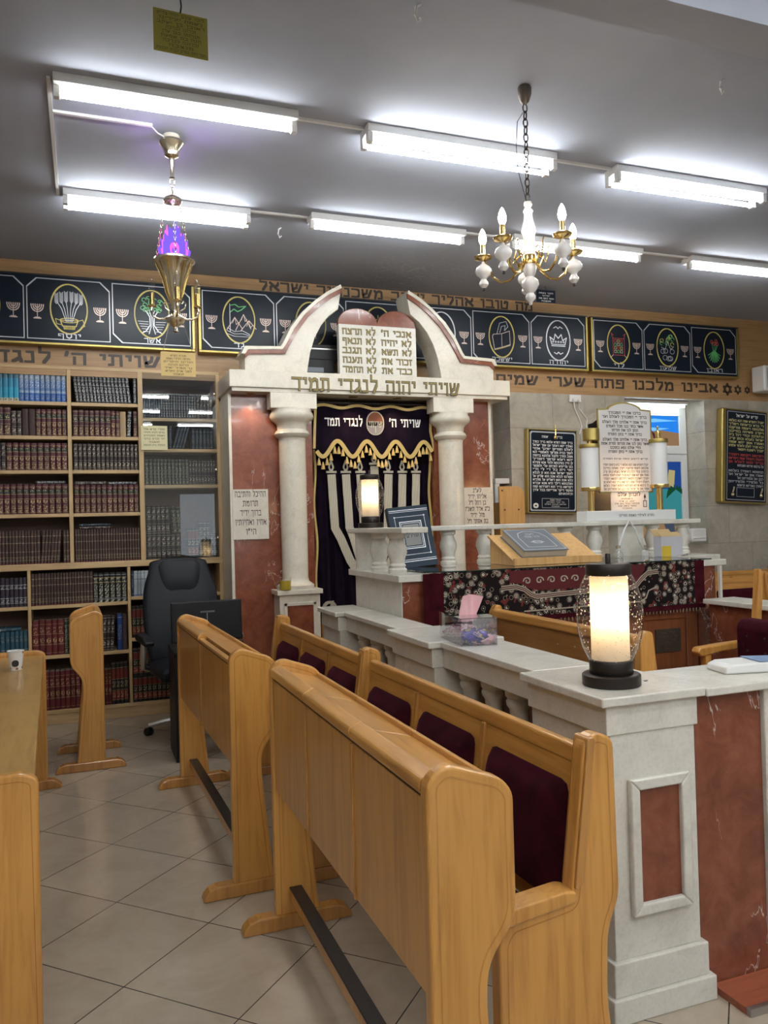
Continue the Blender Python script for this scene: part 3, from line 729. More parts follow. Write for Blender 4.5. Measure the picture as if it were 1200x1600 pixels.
def em_hills(b, x, z):
    b.stroke([(x-.075, z+.13), (x-.075, z-.10)], .006, y_, .001, 0)
    b.stroke([(x-.075, z+.12), (x-.03, z+.13), (x+.0, z+.11), (x+.06, z+.12), (x+.02, z+.085), (x-.01, z+.07), (x-.04, z+.09), (x-.075, z+.06)], .006, y_, .001, 2)
    for cx, h in ((-.035, .02), (.04, .05), (.085, .0)):
        b.stroke([(x+cx-.07, z-.09), (x+cx, z+h), (x+cx+.06, z-.07)], .004, y_, .001, 3)
        b.stroke([(x+cx-.02, z+h-.05), (x+cx, z+h), (x+cx+.012, z+h-.06), (x+cx+.03, z+h-.04)], .003, y_, .001, 3)
    for i in range(3): b.stroke([(x-.10, z-.07-.025*i), (x-.04, z-.10-.02*i), (x+.03, z-.09-.025*i), (x+.09, z-.12-.01*i)], .003, y_, .001, 0)
def em_deer(b, x, z):
    b.stroke([(x-.07, z-.03), (x-.02, z+.0), (x+.05, z-.01), (x+.07, z+.06), (x+.10, z+.05), (x+.06, z+.09), (x+.03, z+.04), (x-.05, z+.04), (x-.07, z-.03)], .005, y_, .001, 1)
    for dx in (-.06, -.03, .03, .05): b.stroke([(x+dx, z-.02), (x+dx-.01, z-.12)], .005, y_, .001, 1)
def em_scales(b, x, z):
    b.stroke([(x, z+.12), (x, z-.12)], .006, y_, .001, 1); b.stroke([(x-.10, z+.07), (x+.10, z+.10)], .006, y_, .001, 1)
    for q, dz in ((-1, -.03), (1, 0)):
        b.stroke([(x+q*.10, z+.08+dz*.3), (x+q*.10-.03, z+dz)], .003, y_, .001, 1); b.stroke([(x+q*.10, z+.08+dz*.3), (x+q*.10+.03, z+dz)], .003, y_, .001, 1)
        b.stroke(ell(x+q*.10, z+dz, .032, .02, 10, PI, 2*PI), .006, y_, .001, 1)
    b.stroke([(x-.04, z-.12), (x+.04, z-.12)], .008, y_, .001, 1)
def em_ship(b, x, z):
    b.stroke([(x-.09, z-.05), (x-.06, z-.10), (x+.06, z-.10), (x+.09, z-.05)], .005, y_, .001, 0, closed=True)
    b.stroke([(x, z-.05), (x, z+.13)], .005, y_, .001, 0); b.stroke([(x, z+.12), (x+.08, z-.03), (x, z-.03)], .004, y_, .001, 0); b.stroke([(x, z+.10), (x-.07, z-.03), (x, z-.03)], .004, y_, .001, 0)
def em_book(b, x, z):
    b.stroke([(x-.10, z+.0), (x-.08, z-.12), (x+.0, z-.10), (x+.09, z-.07), (x+.085, z+.06), (x+.0, z+.03), (x-.09, z+.02)], .005, y_, .001, 3, closed=True)
    b.stroke([(x+.0, z-.10), (x, z+.03)], .004, y_, .001, 3); b.stroke([(x-.08, z-.128), (x, z-.108), (x+.09, z-.078)], .004, y_, .001, 1)
    b.stroke([(x-.05, z+.03), (x-.02, z+.13), (x+.05, z+.15), (x+.07, z+.10), (x+.03, z+.06), (x+.04, z+.11), (x+.0, z+.10), (x-.02, z+.04)], .004, y_, .001, 0)
def em_crown(b, x, z):
    b.stroke([(x-.075, z-.04), (x-.095, z+.03), (x-.05, z+.0), (x-.035, z+.06), (x, z+.02), (x+.035, z+.06), (x+.05, z+.0), (x+.095, z+.03), (x+.075, z-.04)], .007, y_, .001, 0, closed=True)
    for i in range(5): b.stroke(ell(x-.06+.03*i, z-.015, .008, .008, 8), .004, y_, .001, 0)
    for q in (1, -1): b.stroke([(x-.05, z+q*.12), (x-.02, z+q*.135), (x, z+q*.115), (x+.02, z+q*.135), (x+.05, z+q*.12)], .006, y_, .001, 0)
    b.stroke([(x-.075, z-.055), (x+.075, z-.055)], .008, y_, .001, 0)
def em_breastplate(b, x, z):
    for i in range(4):
        for j in range(3): b.stroke([(x-.05+.036*j, z+.045-.036*i), (x-.026+.036*j, z+.045-.036*i), (x-.026+.036*j, z+.021-.036*i), (x-.05+.036*j, z+.021-.036*i)], .004, y_, .001, [4, 2, 1, 3][(i+2*j) % 4], closed=True)
    b.stroke([(x-.066, z+.06), (x+.07, z+.06), (x+.07, z-.11), (x-.066, z-.11)], .005, y_, .001, 4, closed=True)
    for q in (-1, 1): b.stroke([(x+q*.068, z+.06), (x+q*.085, z+.11), (x+q*.06, z+.09)], .004, y_, .001, 4); b.stroke([(x+q*.068, z-.11), (x+q*.10, z-.14)], .004, y_, .001, 3)
def em_city(b, x, z):
    rnd = random.Random(5)
    for i in range(9): b.stroke(ell(x+rnd.uniform(-.075, .075), z+rnd.uniform(.02, .12), .022, .02, 9, 0, 5), .005, y_, .001, 1 if i % 2 else 2)
    for i in range(7): b.stroke(ell(x+rnd.uniform(-.06, .06), z+rnd.uniform(-.13, -.03), .028, .024, 11), .0035, y_, .001, 0)
    b.stroke([(x-.08, z+.0), (x-.03, z-.02), (x, z+.06), (x+.04, z-.02), (x+.08, z+.01)], .004, y_, .001, 0)
def em_flowers(b, x, z):
    for dx, dz in ((-.03, .09), (.03, .10), (.0, .07), (.045, .07)):
        b.stroke(ell(x+dx, z+dz, .014, .017, 10), .006, y_, .001, 4); b.stroke([(x+dx, z+dz-.015), (x+dx*.3, z-.02)], .004, y_, .001, 2)
    for i in range(9):
        a = -PI*.1-PI*.8*i/8
        for q in (0, .2): b.stroke([(x, z+.0), (x+.05*math.cos(a+q), z-.02+.05*math.sin(a)), (x+.085*math.cos(a+q*.5), z-.02+.11*math.sin(a))], .004, y_, .001, 2)
LINES = [M['silverline'], M['yellowline'], M['greenline'], M['copper'], M['redline']]
TRIBES = {0: ('בנימן', em_ship), 1: ('יוסף', em_wheat), 2: ('אשר', em_tree), 3: ('גד', em_hills), 4: ('נפתלי', em_deer), 5: ('דן', em_scales), 6: ('זבולן', em_ship), 7: ('יששכר', em_book), 8: ('יהודה', em_crown), 9: ('לוי', em_breastplate), 10: ('שמעון', em_city), 11: ('ראובן', em_flowers)}
OVALM = {1: 'yellowline', 2: 'yellowline', 3: 'yellowline', 4: 'yellowline', 5: 'yellowline', 6: 'silverline', 7: 'yellowline', 8: 'silverline', 9: 'yellowline', 10: 'yellowline', 11: 'yellowline', 0: 'yellowline'}
y_ = YP-.0005
for bx0, bx1, cells, lb in ((-1.06, .875, (0, 1, 2), 'dark navy tribe panel over the bookcase with wheat sheaf and tree ovals'),
                            (.905, 4.715, (3, 4, 5, 6, 7, 8), 'long dark navy tribe panel behind the ark arch, with open book and crown ovals'),
                            (4.755, 6.635, (9, 10, 11), 'dark navy tribe panel at right with breastplate and flower ovals')):
    t = thing('tribe_panel', lb, 'wall panel', ((bx0+bx1)/2, YP, PZ0), 0, 'tribe panels along the wall')
    MB().box(bx0+.02, bx1-.02, YP, YW-.001, PZ0, PZ1+.01).build('board', M['navy'], t, bevel=.002)
    fr = MB()
    fr.box(bx0, bx1, YP-.012, YW-.001, PZ0-.018, PZ0); fr.box(bx0, bx0+.022, YP-.012, YW-.001, PZ0, PZ1+.01); fr.box(bx1-.022, bx1, YP-.012, YW-.001, PZ0, PZ1+.01)
    fr.build('gold_frame', M['gold_frame'], t, bevel=.003)
    MB().box(bx0, bx1, YP-.008, YW-.001, PZ1+.01, PZ1+.02).build('top_strip', M['ink'], t)
    n = len(cells); cw = (bx1-bx0-.05)/n
    for i, c in enumerate(cells):
        a = bx0+.025+cw*i; e = a+cw; xc = (a+e)/2; zc = (PZ0+PZ1)/2+.015
        b = MB(); q = .07; i_ = .012; zt, zb_ = PZ1-.012, PZ0+.028
        if i % 2 == 1: pts = [(a+i_, zt-q), (a+i_+q, zt), (e-i_-q, zt), (e-i_, zt-q), (e-i_, zb_), (a+i_, zb_)]
        else: pts = [(a+i_, zt), (e-i_-q, zt), (e-i_, zt-q), (e-i_, zb_), (a+i_+q, zb_), (a+i_, zb_+q)]
        b.stroke(pts, .007, y_, .001, closed=True); b.build('border_line', M['silverline'], t)
        MB().stroke(ell(xc, zc, .135, .195, 48), .009, y_, .001).build('oval', M[OVALM[c]], t)
        b = MB(); TRIBES[c][1](b, xc, zc); b.build('emblem', LINES, t)
        for mx in (a+.085, e-.085):
            b = MB(); menorah(b, mx, zc-.03, .11, y_); b.build('menorah_emblem', M['copper'], t)
        MB().text(TRIBES[c][0], xc, PZ0+.038, .036, y_, .001, width=.034*1.25*len(TRIBES[c][0])).build('lettering', M['silverline'], t)

# ------------------------------------------------------------------ the ark
AX0, AX1 = 1.062, 3.53; AC = 2.295; AYF = 6.20
ark = thing('torah_ark', 'white and red marble ark with columns and broken arch pediment', 'ark', (AC, AYF, 0))
def ark_part(b, name, mat, **k): return b.build(name, mat, ark, **k)
ark_part(MB().box(AX0, AX1, AYF, YW-.004, 2.60, 2.735), 'architrave', M['cream'], bevel=.006)
ark_part(MB().box(AX0+.02, AX1-.02, AYF+.02, YW-.004, 2.57, 2.60), 'soffit', M['cream'], bevel=.003)
YR = 6.38
for x0, x1 in ((1.085, 1.76), (2.86, 3.405)):
    ark_part(MB().box(x0, x1, YR, YW-.004, 0, 2.57), 'red_marble_wall', M['red'])
for x0, x1 in ((1.075, 1.098), (3.395, 3.42)):
    ark_part(MB().box(x0, x1, YR-.012, YW-.004, 0, 2.57), 'edge_strip', M['cream'])
ark_part(MB().box(1.76, 2.86, 6.70, YW-.004, 0, 2.57), 'inner_back', M['cherry'])
# columns on pedestals
for cx in (1.575, 2.985):
    cy = 6.31
    ark_part(MB().box(cx-.19, cx+.19, cy-.09, cy+.06, 2.445, 2.57), 'capital_block', M['cream'], bevel=.004)
    ark_part(MB().lathe([(.108, 2.19), (.112, 2.21), (.135, 2.225), (.145, 2.245), (.132, 2.268), (.118, 2.28), (.122, 2.32), (.140, 2.34), (.168, 2.36), (.178, 2.385), (.172, 2.41), (.16, 2.425), (.16, 2.446)], cx, cy, 0, 32), 'capital', M['cream'])
    ark_part(MB().lathe([(.150, 1.0), (.150, 1.03), (.13, 1.045), (.112, 1.06), (.104, 1.09), (.107, 1.5), (.108, 2.19)], cx, cy, 0, 32), 'column', M['cream'])
    p = ark_part(MB().box(cx-.185, cx+.185, cy-.15, cy+.10, .962, 1.0), 'pedestal_cap', M['cream'], bevel=.004)
    p = ark_part(MB().box(cx-.165, cx+.165, cy-.13, cy+.08, 0, .962), 'pedestal', M['cream'], bevel=.004)
    f = MB()
    for x0, x1, z0, z1 in ((cx-.13, cx-.105, .30, .90), (cx+.105, cx+.13, .30, .90), (cx-.13, cx+.13, .875, .90), (cx-.13, cx+.13, .30, .325)): f.box(x0, x1, cy-.142, cy-.13, z0, z1)
    f.build('panel_frame', M['cream'], p, bevel=.003)
    MB().box(cx-.105, cx+.105, cy-.134, cy-.129, .325, .875).build('red_panel', M['red'], p)
# pediment: two quarter rings with stepped feet
for s in (-1, 1):
    def X(x): return AC+s*x
    outer = []; inner = []
    cx0, cz0 = .045, 2.735
    for i in range(21):
        a = math.radians(2+ (67)*i/20)
        outer.append((X(.26+.60*math.cos(math.radians(8+i*4.1))*1.0), 2.78+.655*math.sin(math.radians(8+i*4.1))))
    # measured outline: outer curve from the foot to the tip, inner curve back down
    O_ = [(1.10, 2.735), (1.10, 2.865), (1.075, 2.90), (.80, 2.915), (.77, 2.955), (.70, 3.085), (.61, 3.205), (.50, 3.31), (.40, 3.385), (.29, 3.445)]
    I_ = [(.32, 3.275), (.40, 3.215), (.47, 3.13), (.525, 3.03), (.565, 2.91), (.59, 2.78), (.595, 2.735)]
    ark_part(MB().prism([(X(x), z) for x, z in O_+I_], AYF+.05, AYF+.30), 'pediment_arch', M['cream'], bevel=.004)
    b = MB()
    path = [(1.10, 2.865), (1.075, 2.90), (.80, 2.915), (.77, 2.955), (.70, 3.085), (.61, 3.205), (.50, 3.31), (.40, 3.385), (.29, 3.445)]
    off = [(1.13, 2.868), (1.10, 2.928), (.815, 2.94), (.797, 2.965), (.727, 3.10), (.635, 3.224), (.518, 3.333), (.415, 3.41), (.30, 3.475)]
    b.prism([(X(x), z) for x, z in [(p[0], p[1]-.0) for p in path]+off[::-1]], AYF+.025, AYF+.30)
    ark_part(b, 'white_moulding', M['cream'], bevel=.003)
    lo = [(1.10, 2.832), (1.06, 2.868), (.775, 2.882), (.745, 2.94), (.672, 3.065), (.585, 3.183), (.478, 3.286), (.38, 3.358), (.292, 3.408)]
    b = MB().prism([(X(x), z) for x, z in path+lo[::-1]], AYF+.032, AYF+.051)
    ark_part(b, 'red_moulding', M['red'])
# carved gilt inscription on the architrave
xa, za = W(457, 612, AYF); xb, zb = W(718, 614, AYF)
ark_part(MB().text('שויתי יהוה לנגדי תמיד', (xa+xb)/2, (za+zb)/2-.004, .100, AYF+.0005, .003, width=xb-xa, bold=1.35), 'inscription_outline', M['gilt_dark'])
ark_part(MB().text('שויתי יהוה לנגדי תמיד', (xa+xb)/2, (za+zb)/2-.004, .100, AYF+.0005, .006, width=xb-xa, bold=.85), 'lettering', M['gilt'])
# three spot lamps under the architrave
M['spot'] = emis('spot_lamp_face', (1.0, .72, .40), 30)
for px, py in ((392, 612), (552, 618), (620, 618)):
    x, z = W(px, py, AYF+.09)
    s = ark_part(MB().lathe([(.038, 0), (.036, .008), (.026, .008), (.024, .004)], x, AYF+.09, 2.562, 18), 'spot_ring', M['pale_brass'])
    MB().lathe([(.0, 0), (.023, 0)], x, AYF+.09, 2.5655, 18).build('spot_lamp', M['spot'], s)
    l = bpy.data.lights.new('ark_spot', 'SPOT'); l.energy = 5; l.color = (1, .70, .42); l.spot_size = math.radians(110); l.spot_blend = .6; l.shadow_soft_size = .025
    lo_ = bpy.data.objects.new('ark_spot', l); COL.objects.link(lo_); lo_.location = (x, AYF+.09, 2.555)
# stone plaques on the red marble
M['plaque'] = marble_white('plaque_stone', (.62, .57, .48), .4)
M['brownink'] = plain('carved_letters', (.07, .05, .035), .6)
def plaque(px0, py0, px1, py1, lines, label, hs=.036, Y=YR-.001):
    x0, z1 = W(px0, py0, Y); x1, z0 = W(px1, py1, Y)
    t = thing('stone_plaque', label, 'plaque', ((x0+x1)/2, Y, z0))
    MB().box(x0, x1, Y-.016, Y, z0, z1).build('slab', M['plaque'], t, bevel=.002)
    b = MB(); n = len(lines)
    for i, (s, wf_) in enumerate(lines):
        b.text(s, (x0+x1)/2, z1-(z1-z0)*(i+.80)/(n+.35), hs, Y-.0165, .001, width=(x1-x0)*wf_)
    b.build('lettering', M['brownink'], t)
plaque(362, 765, 420, 842, [('ההיכל והתיבה', .86), ('תרומת', .42), ('ברוך ידיד', .58), ('אחיו ואחיותיו', .86), ('הי"ו', .28)], 'pale stone plaque with five Hebrew lines on left red marble panel', .042)
plaque(722, 762, 767, 822, [('לע"נ', .30), ('אליהו ידיד', .66), ('בן רחל ז"ל', .62), ('כ"ג אדר תשנ"ו', .88), ('מזל ידיד', .50), ('בת אסתר ז"ל', .74)], 'pale stone plaque with six Hebrew lines on right red marble panel', .034)
# tablets of the law on the architrave
tb = thing('law_tablets', 'white marble tablets with red rounded tops on the ark', 'tablets', (AC+.03, 6.30, 2.736))
tx0, tx1, tz0, tz1 = 1.985, 2.674, 2.737, 3.165
tm = (tx0+tx1)/2
MB().box(tx0, tx1, 6.28, 6.34, tz0, tz1).build('text_slab', M['white'], tb, bevel=.003)
for a, e in ((tx0, tm), (tm, tx1)):
    cxx = (a+e)/2; r = (e-a)/2
    MB().prism([(a, tz1)]+[(cxx-r*math.cos(PI*i/18), tz1+.015+.125*math.sin(PI*i/18)) for i in range(19)]+[(e, tz1)], 6.29, 6.345).build('red_crown', M['red'], tb, bevel=.003)
RT = ["אנכי ה'", 'לא יהיה', 'לא תשא', 'זכור את', 'כבד את']; LT = ['לא תרצח', 'לא תנאף', 'לא תגנב', 'לא תענה', 'לא תחמד']
for i in range(5):
    z = tz1-.082-.079*i
    for txt_, x_, w_ in ((RT[i], tx1-.18, .27), (LT[i], tx0+.175, .29)):
        ol = MB().text(txt_, x_, z, .046, 6.2798, .001, width=w_, bold=1.7).build('letter_outline', M['gilt_dark'], tb)
        MB().text(txt_, x_, z, .046, 6.2785, .0015, width=w_, bold=1.1).build('lettering', M['gilt'], ol)
# dark amplifier behind the pediment, on the architrave
am = thing('amplifier', 'dark amplifier standing on the ark behind the left arch', 'amplifier', (1.83, 6.55, 2.736))
MB().box(1.60, 2.00, 6.46, 6.70, 2.737, 2.90).build('case', M['black'], am, bevel=.004)
MB().box(1.76, 1.90, 6.456, 6.461, 2.79, 2.83).build('display', plain('display_grey', (.10, .12, .14), .3), am)
b = MB(); b.M = Matrix.Translation((1.70, 6.46, 2.80)) @ Matrix.Rotation(PI/2, 4, 'X'); b.lathe([(.02, 0), (.018, .015), (0, .015)], n=14).build('knob', plain('dark_red_knob', (.12, .02, .02), .4), am)
d2 = thing('receiver_box', 'second dark box stacked on the amplifier behind left arch', 'amplifier', (1.83, 6.55, 2.90))
MB().box(1.63, 2.05, 6.47, 6.70, 2.901, 3.03).build('case', M['black'], d2, bevel=.004)
MB().box(1.66, 2.02, 6.466, 6.471, 2.985, 2.995).build('trim_line', M['steel'], d2)

# curtain of the ark
YV = 6.44
def cloth(x0, x1, z0, z1, y, waves, amp, nx=120, nz=14, fz=None, ft=None):
    vs = []; fs = []
    for j in range(nz+1):
        v = j/nz
        for i in range(nx+1):
            u = i/nx; x = x0+(x1-x0)*u
            zb_ = fz(u) if fz else z0; zt_ = ft(u) if ft else z1
            z = zt_+(zb_-zt_)*v
            vs.append((x, y+amp*math.sin(u*waves*2*PI+.7*math.sin(u*9))*(.35+.65*v)+amp*.5*math.sin(u*waves*3.7*PI+1), z))
    for j in range(nz):
        for i in range(nx):
            a = j*(nx+1)+i; fs.append((a, a+nx+1, a+nx+2, a+1))
    return vs, fs
cu = thing('ark_curtain', 'dark purple velvet ark curtain embroidered with a silver menorah', 'curtain', (2.31, YV, .3))
vs, fs = cloth(1.80, 2.85, .32, 2.52, YV+.05, 9, .022)
b = MB(); b.add(vs, fs, 0, True); b.build('velvet', M['purple'], cu)
for q, xx in ((0, 1.795), (1, 2.845)):
    b = MB(); b.tube([(xx+.010*math.sin(i*.6+q)+(.0 if q else .0)*i, YV+.02, 2.14-.06*i) for i in range(31)], .012, 6); b.build('gold_edging', M['fringe'], cu)
# embroidered menorah, seven branches
YM = YV+.012
def ribbon(pts, w):
    b = MB(); b.stroke(pts, w, YM, .006); return b
mz = W(575, 742, YM)[1]
bx = [W(px, 760, YM)[0] for px in (515, 543, 571, 583, 600, 623, 642)]
mc = 2.325; zt = 1.93
for k_, off in ((0, -.385), (1, -.257), (2, -.128), (3, 0), (4, .128), (5, .257), (6, .385)):
    xx = mc+off; ztop = zt-(.0 if k_ != 3 else -.07)
    if k_ == 3: pts = [(xx, ztop), (xx, .62)]
    else:
        r = abs(off); q = 1 if off > 0 else -1
        zk = 1.42
        pts = [(xx, ztop), (xx-q*.012, zk+.25), (xx-q*.02, zk+.06), (xx-q*(.03+.10*r), zk-.03), (mc+q*r*.62, zk-.10-.30*r), (mc+q*r*.30, zk-.20-.55*r), (mc+q*.02, zk-.28-.80*r)]
    b = MB(); b.strip(pts, .072, YM-.001*k_, .006); br = b.build('embroidered_branch', M['silverthread'], cu)
    b = MB(); b.strip([(xx-.045, ztop+.02), (xx+.045, ztop+.02)], .018, YM-.001, .007); b.stroke([(xx, ztop+.02), (xx-.02, ztop+.06), (xx, ztop+.115), (xx+.018, ztop+.06), (xx, ztop+.02)], .011, YM-.001, .005)
    b.build('embroidered_flame', M['silverthread'], br)
b = MB(); b.stroke(ell(mc-.43, .78, .06, .08, 16), .02, YM, .006); b.stroke([(mc-.45, .70), (mc-.40, .86)], .02, YM, .006); b.stroke([(mc-.47, .76), (mc-.39, .80)], .02, YM, .006)
b.build('embroidered_rosette', M['silverthread'], cu)
# valance
va = thing('curtain_valance', 'purple scalloped valance with gold tassels and white Hebrew words', 'valance', (2.31, YV-.03, 2.1))
vx0, vx1 = 1.80, 2.845
def scal(u): return 2.205-.13*(.5-.5*math.cos(2*PI*(u*4.0+.30)))
vs, fs = cloth(vx0, vx1, 2.1, 2.49, YV-.035, 6, .006, 160, 6, scal, lambda u: 2.495+.012*math.sin(u*22))
b = MB(); b.add(vs, fs, 0, True); b.build('velvet', M['purple'], va)
vy = YV-.048
b = MB(); b.strip([(vx0+(vx1-vx0)*i/60, 2.495+.012*math.sin(i/60*22)) for i in range(61)], .024, vy, .006); b.build('gold_braid', M['fringe'], va)
for xx in (vx0, vx1):
    b = MB(); b.strip([(xx, 2.50), (xx-.012, 2.3), (xx-.02*(1 if xx == vx0 else -1), 2.14)], .022, vy, .006); b.build('gold_braid', M['fringe'], va)
b = MB(); b.strip([(vx0+(vx1-vx0)*i/120, scal(i/120)) for i in range(121)], .034, vy, .008); b.build('gold_braid', M['fringe'], va)
for i in range(30):
    u = (i+.5)/30; x = vx0+(vx1-vx0)*u; z = scal(u)-.02
    t_ = MB().lathe([(.0, 0), (.006, -.004), (.005, -.012), (.008, -.016), (.018, -.062), (0, -.062)], x, vy-.006, z-.012-.012*(i % 2), 8, 0, False).build('tassel', M['fringe'], va)
MB().text("שויתי ה'", 2.31+.29, 2.335, .062, vy+.006, .003, width=.29, bold=1.15).build('lettering', M['whiteink'], va)
MB().text('לנגדי תמד', 2.31-.265, 2.335, .062, vy+.006, .003, width=.33, bold=1.15).build('lettering', M['whiteink'], va)
b = MB(); b.stroke(ell(2.325, 2.36, .075, .095, 30), .012, vy+.004, .004, 0)
b.prism([(2.325+.07*math.cos(PI*i/16), 2.37+.085*math.sin(PI*i/16)) for i in range(17)], vy-.001, vy+.001, 'y', 1)
b.prism([(2.325+.07*math.cos(PI+PI*i/16), 2.34+.075*math.sin(PI+PI*i/16)) for i in range(17)], vy-.001, vy+.001, 'y', 2)
b.text('שויתי', 2.325, 2.325, .05, vy-.002, .003, 0, width=.12, bold=1.1); b.stroke([(2.325, 2.33), (2.325, 2.285)], .01, vy-.002, .003, 0)
b.build('round_emblem', [M['silverthread'], plain('rust_thread', (.22, .07, .03), .8), plain('grey_thread', (.25, .23, .23), .8)], va)
# curtain rod
MB().tube([(1.77, YV-.02, 2.53), (2.86, YV-.02, 2.53)], .010, 10).build('curtain_rod', M['bronze'], ark)
for i in range(9): 
    x = 1.85+.12*i
    MB().tube([(x, YV-.02, 2.545), (x, YV-.03, 2.49)], .005, 6).build('curtain_ring', M['bronze'], ark)
# tea glass on the left pedestal
tg = thing('tea_glass', 'glass mug of yellow tea on the left column pedestal', 'mug', (1.56, 6.20, 1.0))
gx, gy = 1.475, 6.20
gx, _z = W(446, 920, 6.19)
M['clear'] = glass('clear_glass', (.97, .98, .98), 1.6)
M['tea'] = plain('yellow_tea', (.50, .36, .04), .1)
MB().lathe([(.045, 0), (.048, .10)], gx, 6.19, 1.0005, 20, 0, False).build('glass', M['clear'], tg)
MB().lathe([(.042, .004), (.0445, .075), (0, .075)], gx, 6.19, 1.0005, 20).build('tea', M['tea'], tg)
MB().tube([(gx-.046+.03*0-.030*math.sin(PI*i/8), 6.19, 1.02+.06*i/8) for i in range(9)], .006, 6).build('handle', M['clear'], tg)

# ------------------------------------------------------------------ things on and under the ceiling
# hanging flame lamp
lx, ly = .475, 4.43
el = thing('flame_lamp', 'hanging brass lamp with purple lit flame and candle bulbs before the bookcase', 'hanging lamp', (lx, ly, CEIL))
MB().lathe([(.0, 0), (.062, -.005), (.066, -.018), (.058, -.03), (.040, -.06), (.036, -.085), (.012, -.10), (.0, -.10)], lx, ly, CEIL-.025, 24).build('canopy', M['pale_brass'], el)
MB().lathe([(.045, 0), (.038, -.03)], lx, ly, CEIL, 16).build('ceiling_rose', M['offwhite'], el)
def chain(name, p0, p1, mat, parent, link=.034, r=.0032):
    p0 = Vector(p0); p1 = Vector(p1); d = (p1-p0); L = d.length; n = max(2, int(L/(link*.8))); d.normalize()
    ref = Vector((1, 0, 0)) if abs(d.x) < .7 else Vector((0, 1, 0)); u = d.cross(ref).normalized(); v = d.cross(u)
    b = MB()
    for i in range(n):
        c = p0+d*(L*(i+.5)/n); w = u if i % 2 else v
        b.tube([c+d*(link*.5*math.cos(a))+w*(link*.26*math.sin(a)) for a in [2*PI*k/10 for k in range(10)]], r, 5, 0, True)
    return b.build(name, mat, parent)
MB().lathe([(.012, 0), (.014, -.02), (.010, -.03), (.010, -.10), (.014, -.11), (.0, -.115)], lx, ly, CEIL-.12, 12).build('stem', M['pale_brass'], el)
chain('chain', (lx, ly, CEIL-.23), (lx, ly, 3.315), M['pale_brass'], el, .05, .0035)
cp = MB().lathe([(.0, .03), (.02, .028), (.045, .012), (.05, 0), (.046, -.008), (.02, -.012), (.0, -.03)], lx, ly, 3.285, 20).build('hanger_cap', M['pale_brass'], el)
RZ = 2.955
for k in range(3):
    a = 2*PI*k/3+.5
    chain('chain', (lx+.045*math.cos(a), ly+.045*math.sin(a), 3.275), (lx+.108*math.cos(a), ly+.108*math.sin(a), RZ), M['pale_brass'], el, .022, .0025)
MB().lathe([(.085, .0), (.108, .008), (.112, -.002), (.104, -.014), (.094, -.02), (.06, -.10), (.045, -.17), (.028, -.21), (.03, -.225), (.022, -.24), (.024, -.29), (.04, -.30), (.052, -.312), (.05, -.325), (.03, -.345), (.012, -.36), (.012, -.375), (.018, -.385), (.0, -.39)], lx, ly, RZ, 28).build('cone_body', M['pale_brass'], el)
for k in range(12):
    a = 2*PI*k/12
    MB().tube([(lx+r*math.cos(a), ly+r*math.sin(a), RZ+z) for r, z in ((.098, -.02), (.064, -.10), (.048, -.17), (.03, -.215))], .003, 5).build('rib', M['gold'], el)
for k, a in enumerate((PI*.94, -.12, -PI*.5, PI*.45)):
    ca, sa = math.cos(a), math.sin(a)
    MB().tube([(lx+r*ca, ly+r*sa, RZ+z) for r, z in ((.03, -.30), (.06, -.315), (.09, -.315), (.115, -.30), (.125, -.27), (.12, -.245))], .006, 6).build('arm', M['pale_brass'], el)
    MB().tube([(lx+r*ca, ly+r*sa, RZ+z) for r, z in ((.03, -.27), (.05, -.255), (.058, -.23), (.045, -.215), (.036, -.23))], .004, 5).build('scroll', M['pale_brass'], el)
    cd = MB().lathe([(.022, 0), (.024, .006), (.013, .012), (.013, .075), (.010, .078)], lx+.12*ca, ly+.12*sa, RZ-.25, 14).build('candle_sleeve', M['gold'], el)
    MB().lathe([(.009, 0), (.016, .02), (.017, .035), (.010, .062), (.0, .085)], lx+.12*ca, ly+.12*sa, RZ-.172, 14).build('candle_bulb', M['clear'], cd)
M['flame1'] = emis('lit_acrylic_violet', (.16, .09, .90), 1.0)
M['flame2'] = emis('lit_acrylic_magenta', (.95, .08, .75), 1.5)
FLM = [(-.075, 0), (-.088, .045), (-.070, .06), (-.074, .10), (-.055, .085), (-.052, .135), (-.032, .115), (-.026, .165), (-.008, .15), (.002, .215), (.018, .16), (.03, .172), (.034, .12), (.052, .138), (.056, .09), (.073, .10), (.070, .055), (.088, .04), (.075, 0)]
for k, (a, sc, mt) in enumerate(((0, 1, 'flame1'), (2.1, .9, 'flame2'), (-2.1, .9, 'flame2'))):
    b = MB(); b.M = Matrix.Translation((lx, ly, RZ+.008)) @ Matrix.Rotation(a, 4, 'Z') @ Matrix.Translation((0, -.035, 0)) @ Matrix.Scale(sc, 4)
    b.prism(FLM, -.002, .002, 'y', 0)
    fl = b.build('flame_plate', M[mt], el)
    if k == 0:
        b = MB(); b.M = Matrix.Translation((lx, ly, RZ+.008)) @ Matrix.Translation((0, -.035, 0))
        b.stroke(ell(0, .05, .022, .03, 14), .004, -.003, .001); b.stroke([(-.02, .03), (-.01, .075), (.0, .045), (.012, .078), (.02, .03)], .005, -.003, .001)
        b.build('flame_engraving', M['flame2'], fl)
l = bpy.data.lights.new('flame_led', 'SPOT'); l.energy = 12; l.color = (.65, .35, 1.0); l.spot_size = math.radians(150); l.spot_blend = .8; l.shadow_soft_size = .04
lo_ = bpy.data.objects.new('flame_led', l); COL.objects.link(lo_); lo_.location = (lx, ly, RZ+.02); lo_.rotation_euler = (PI, 0, 0)
hp = thing('hanging_plaque', 'small brass plaque with black Hebrew lines hanging below the flame lamp', 'plaque', (lx, ly-.02, 2.32))
px0, pz1 = W(251, 549, ly-.06); px1, pz0 = W(306, 589, ly-.06)
MB().box(px0, px1, ly-.062, ly-.059, pz0, pz1).build('plate', plain('matt_brass', (.50, .36, .15), .45, .6), hp)
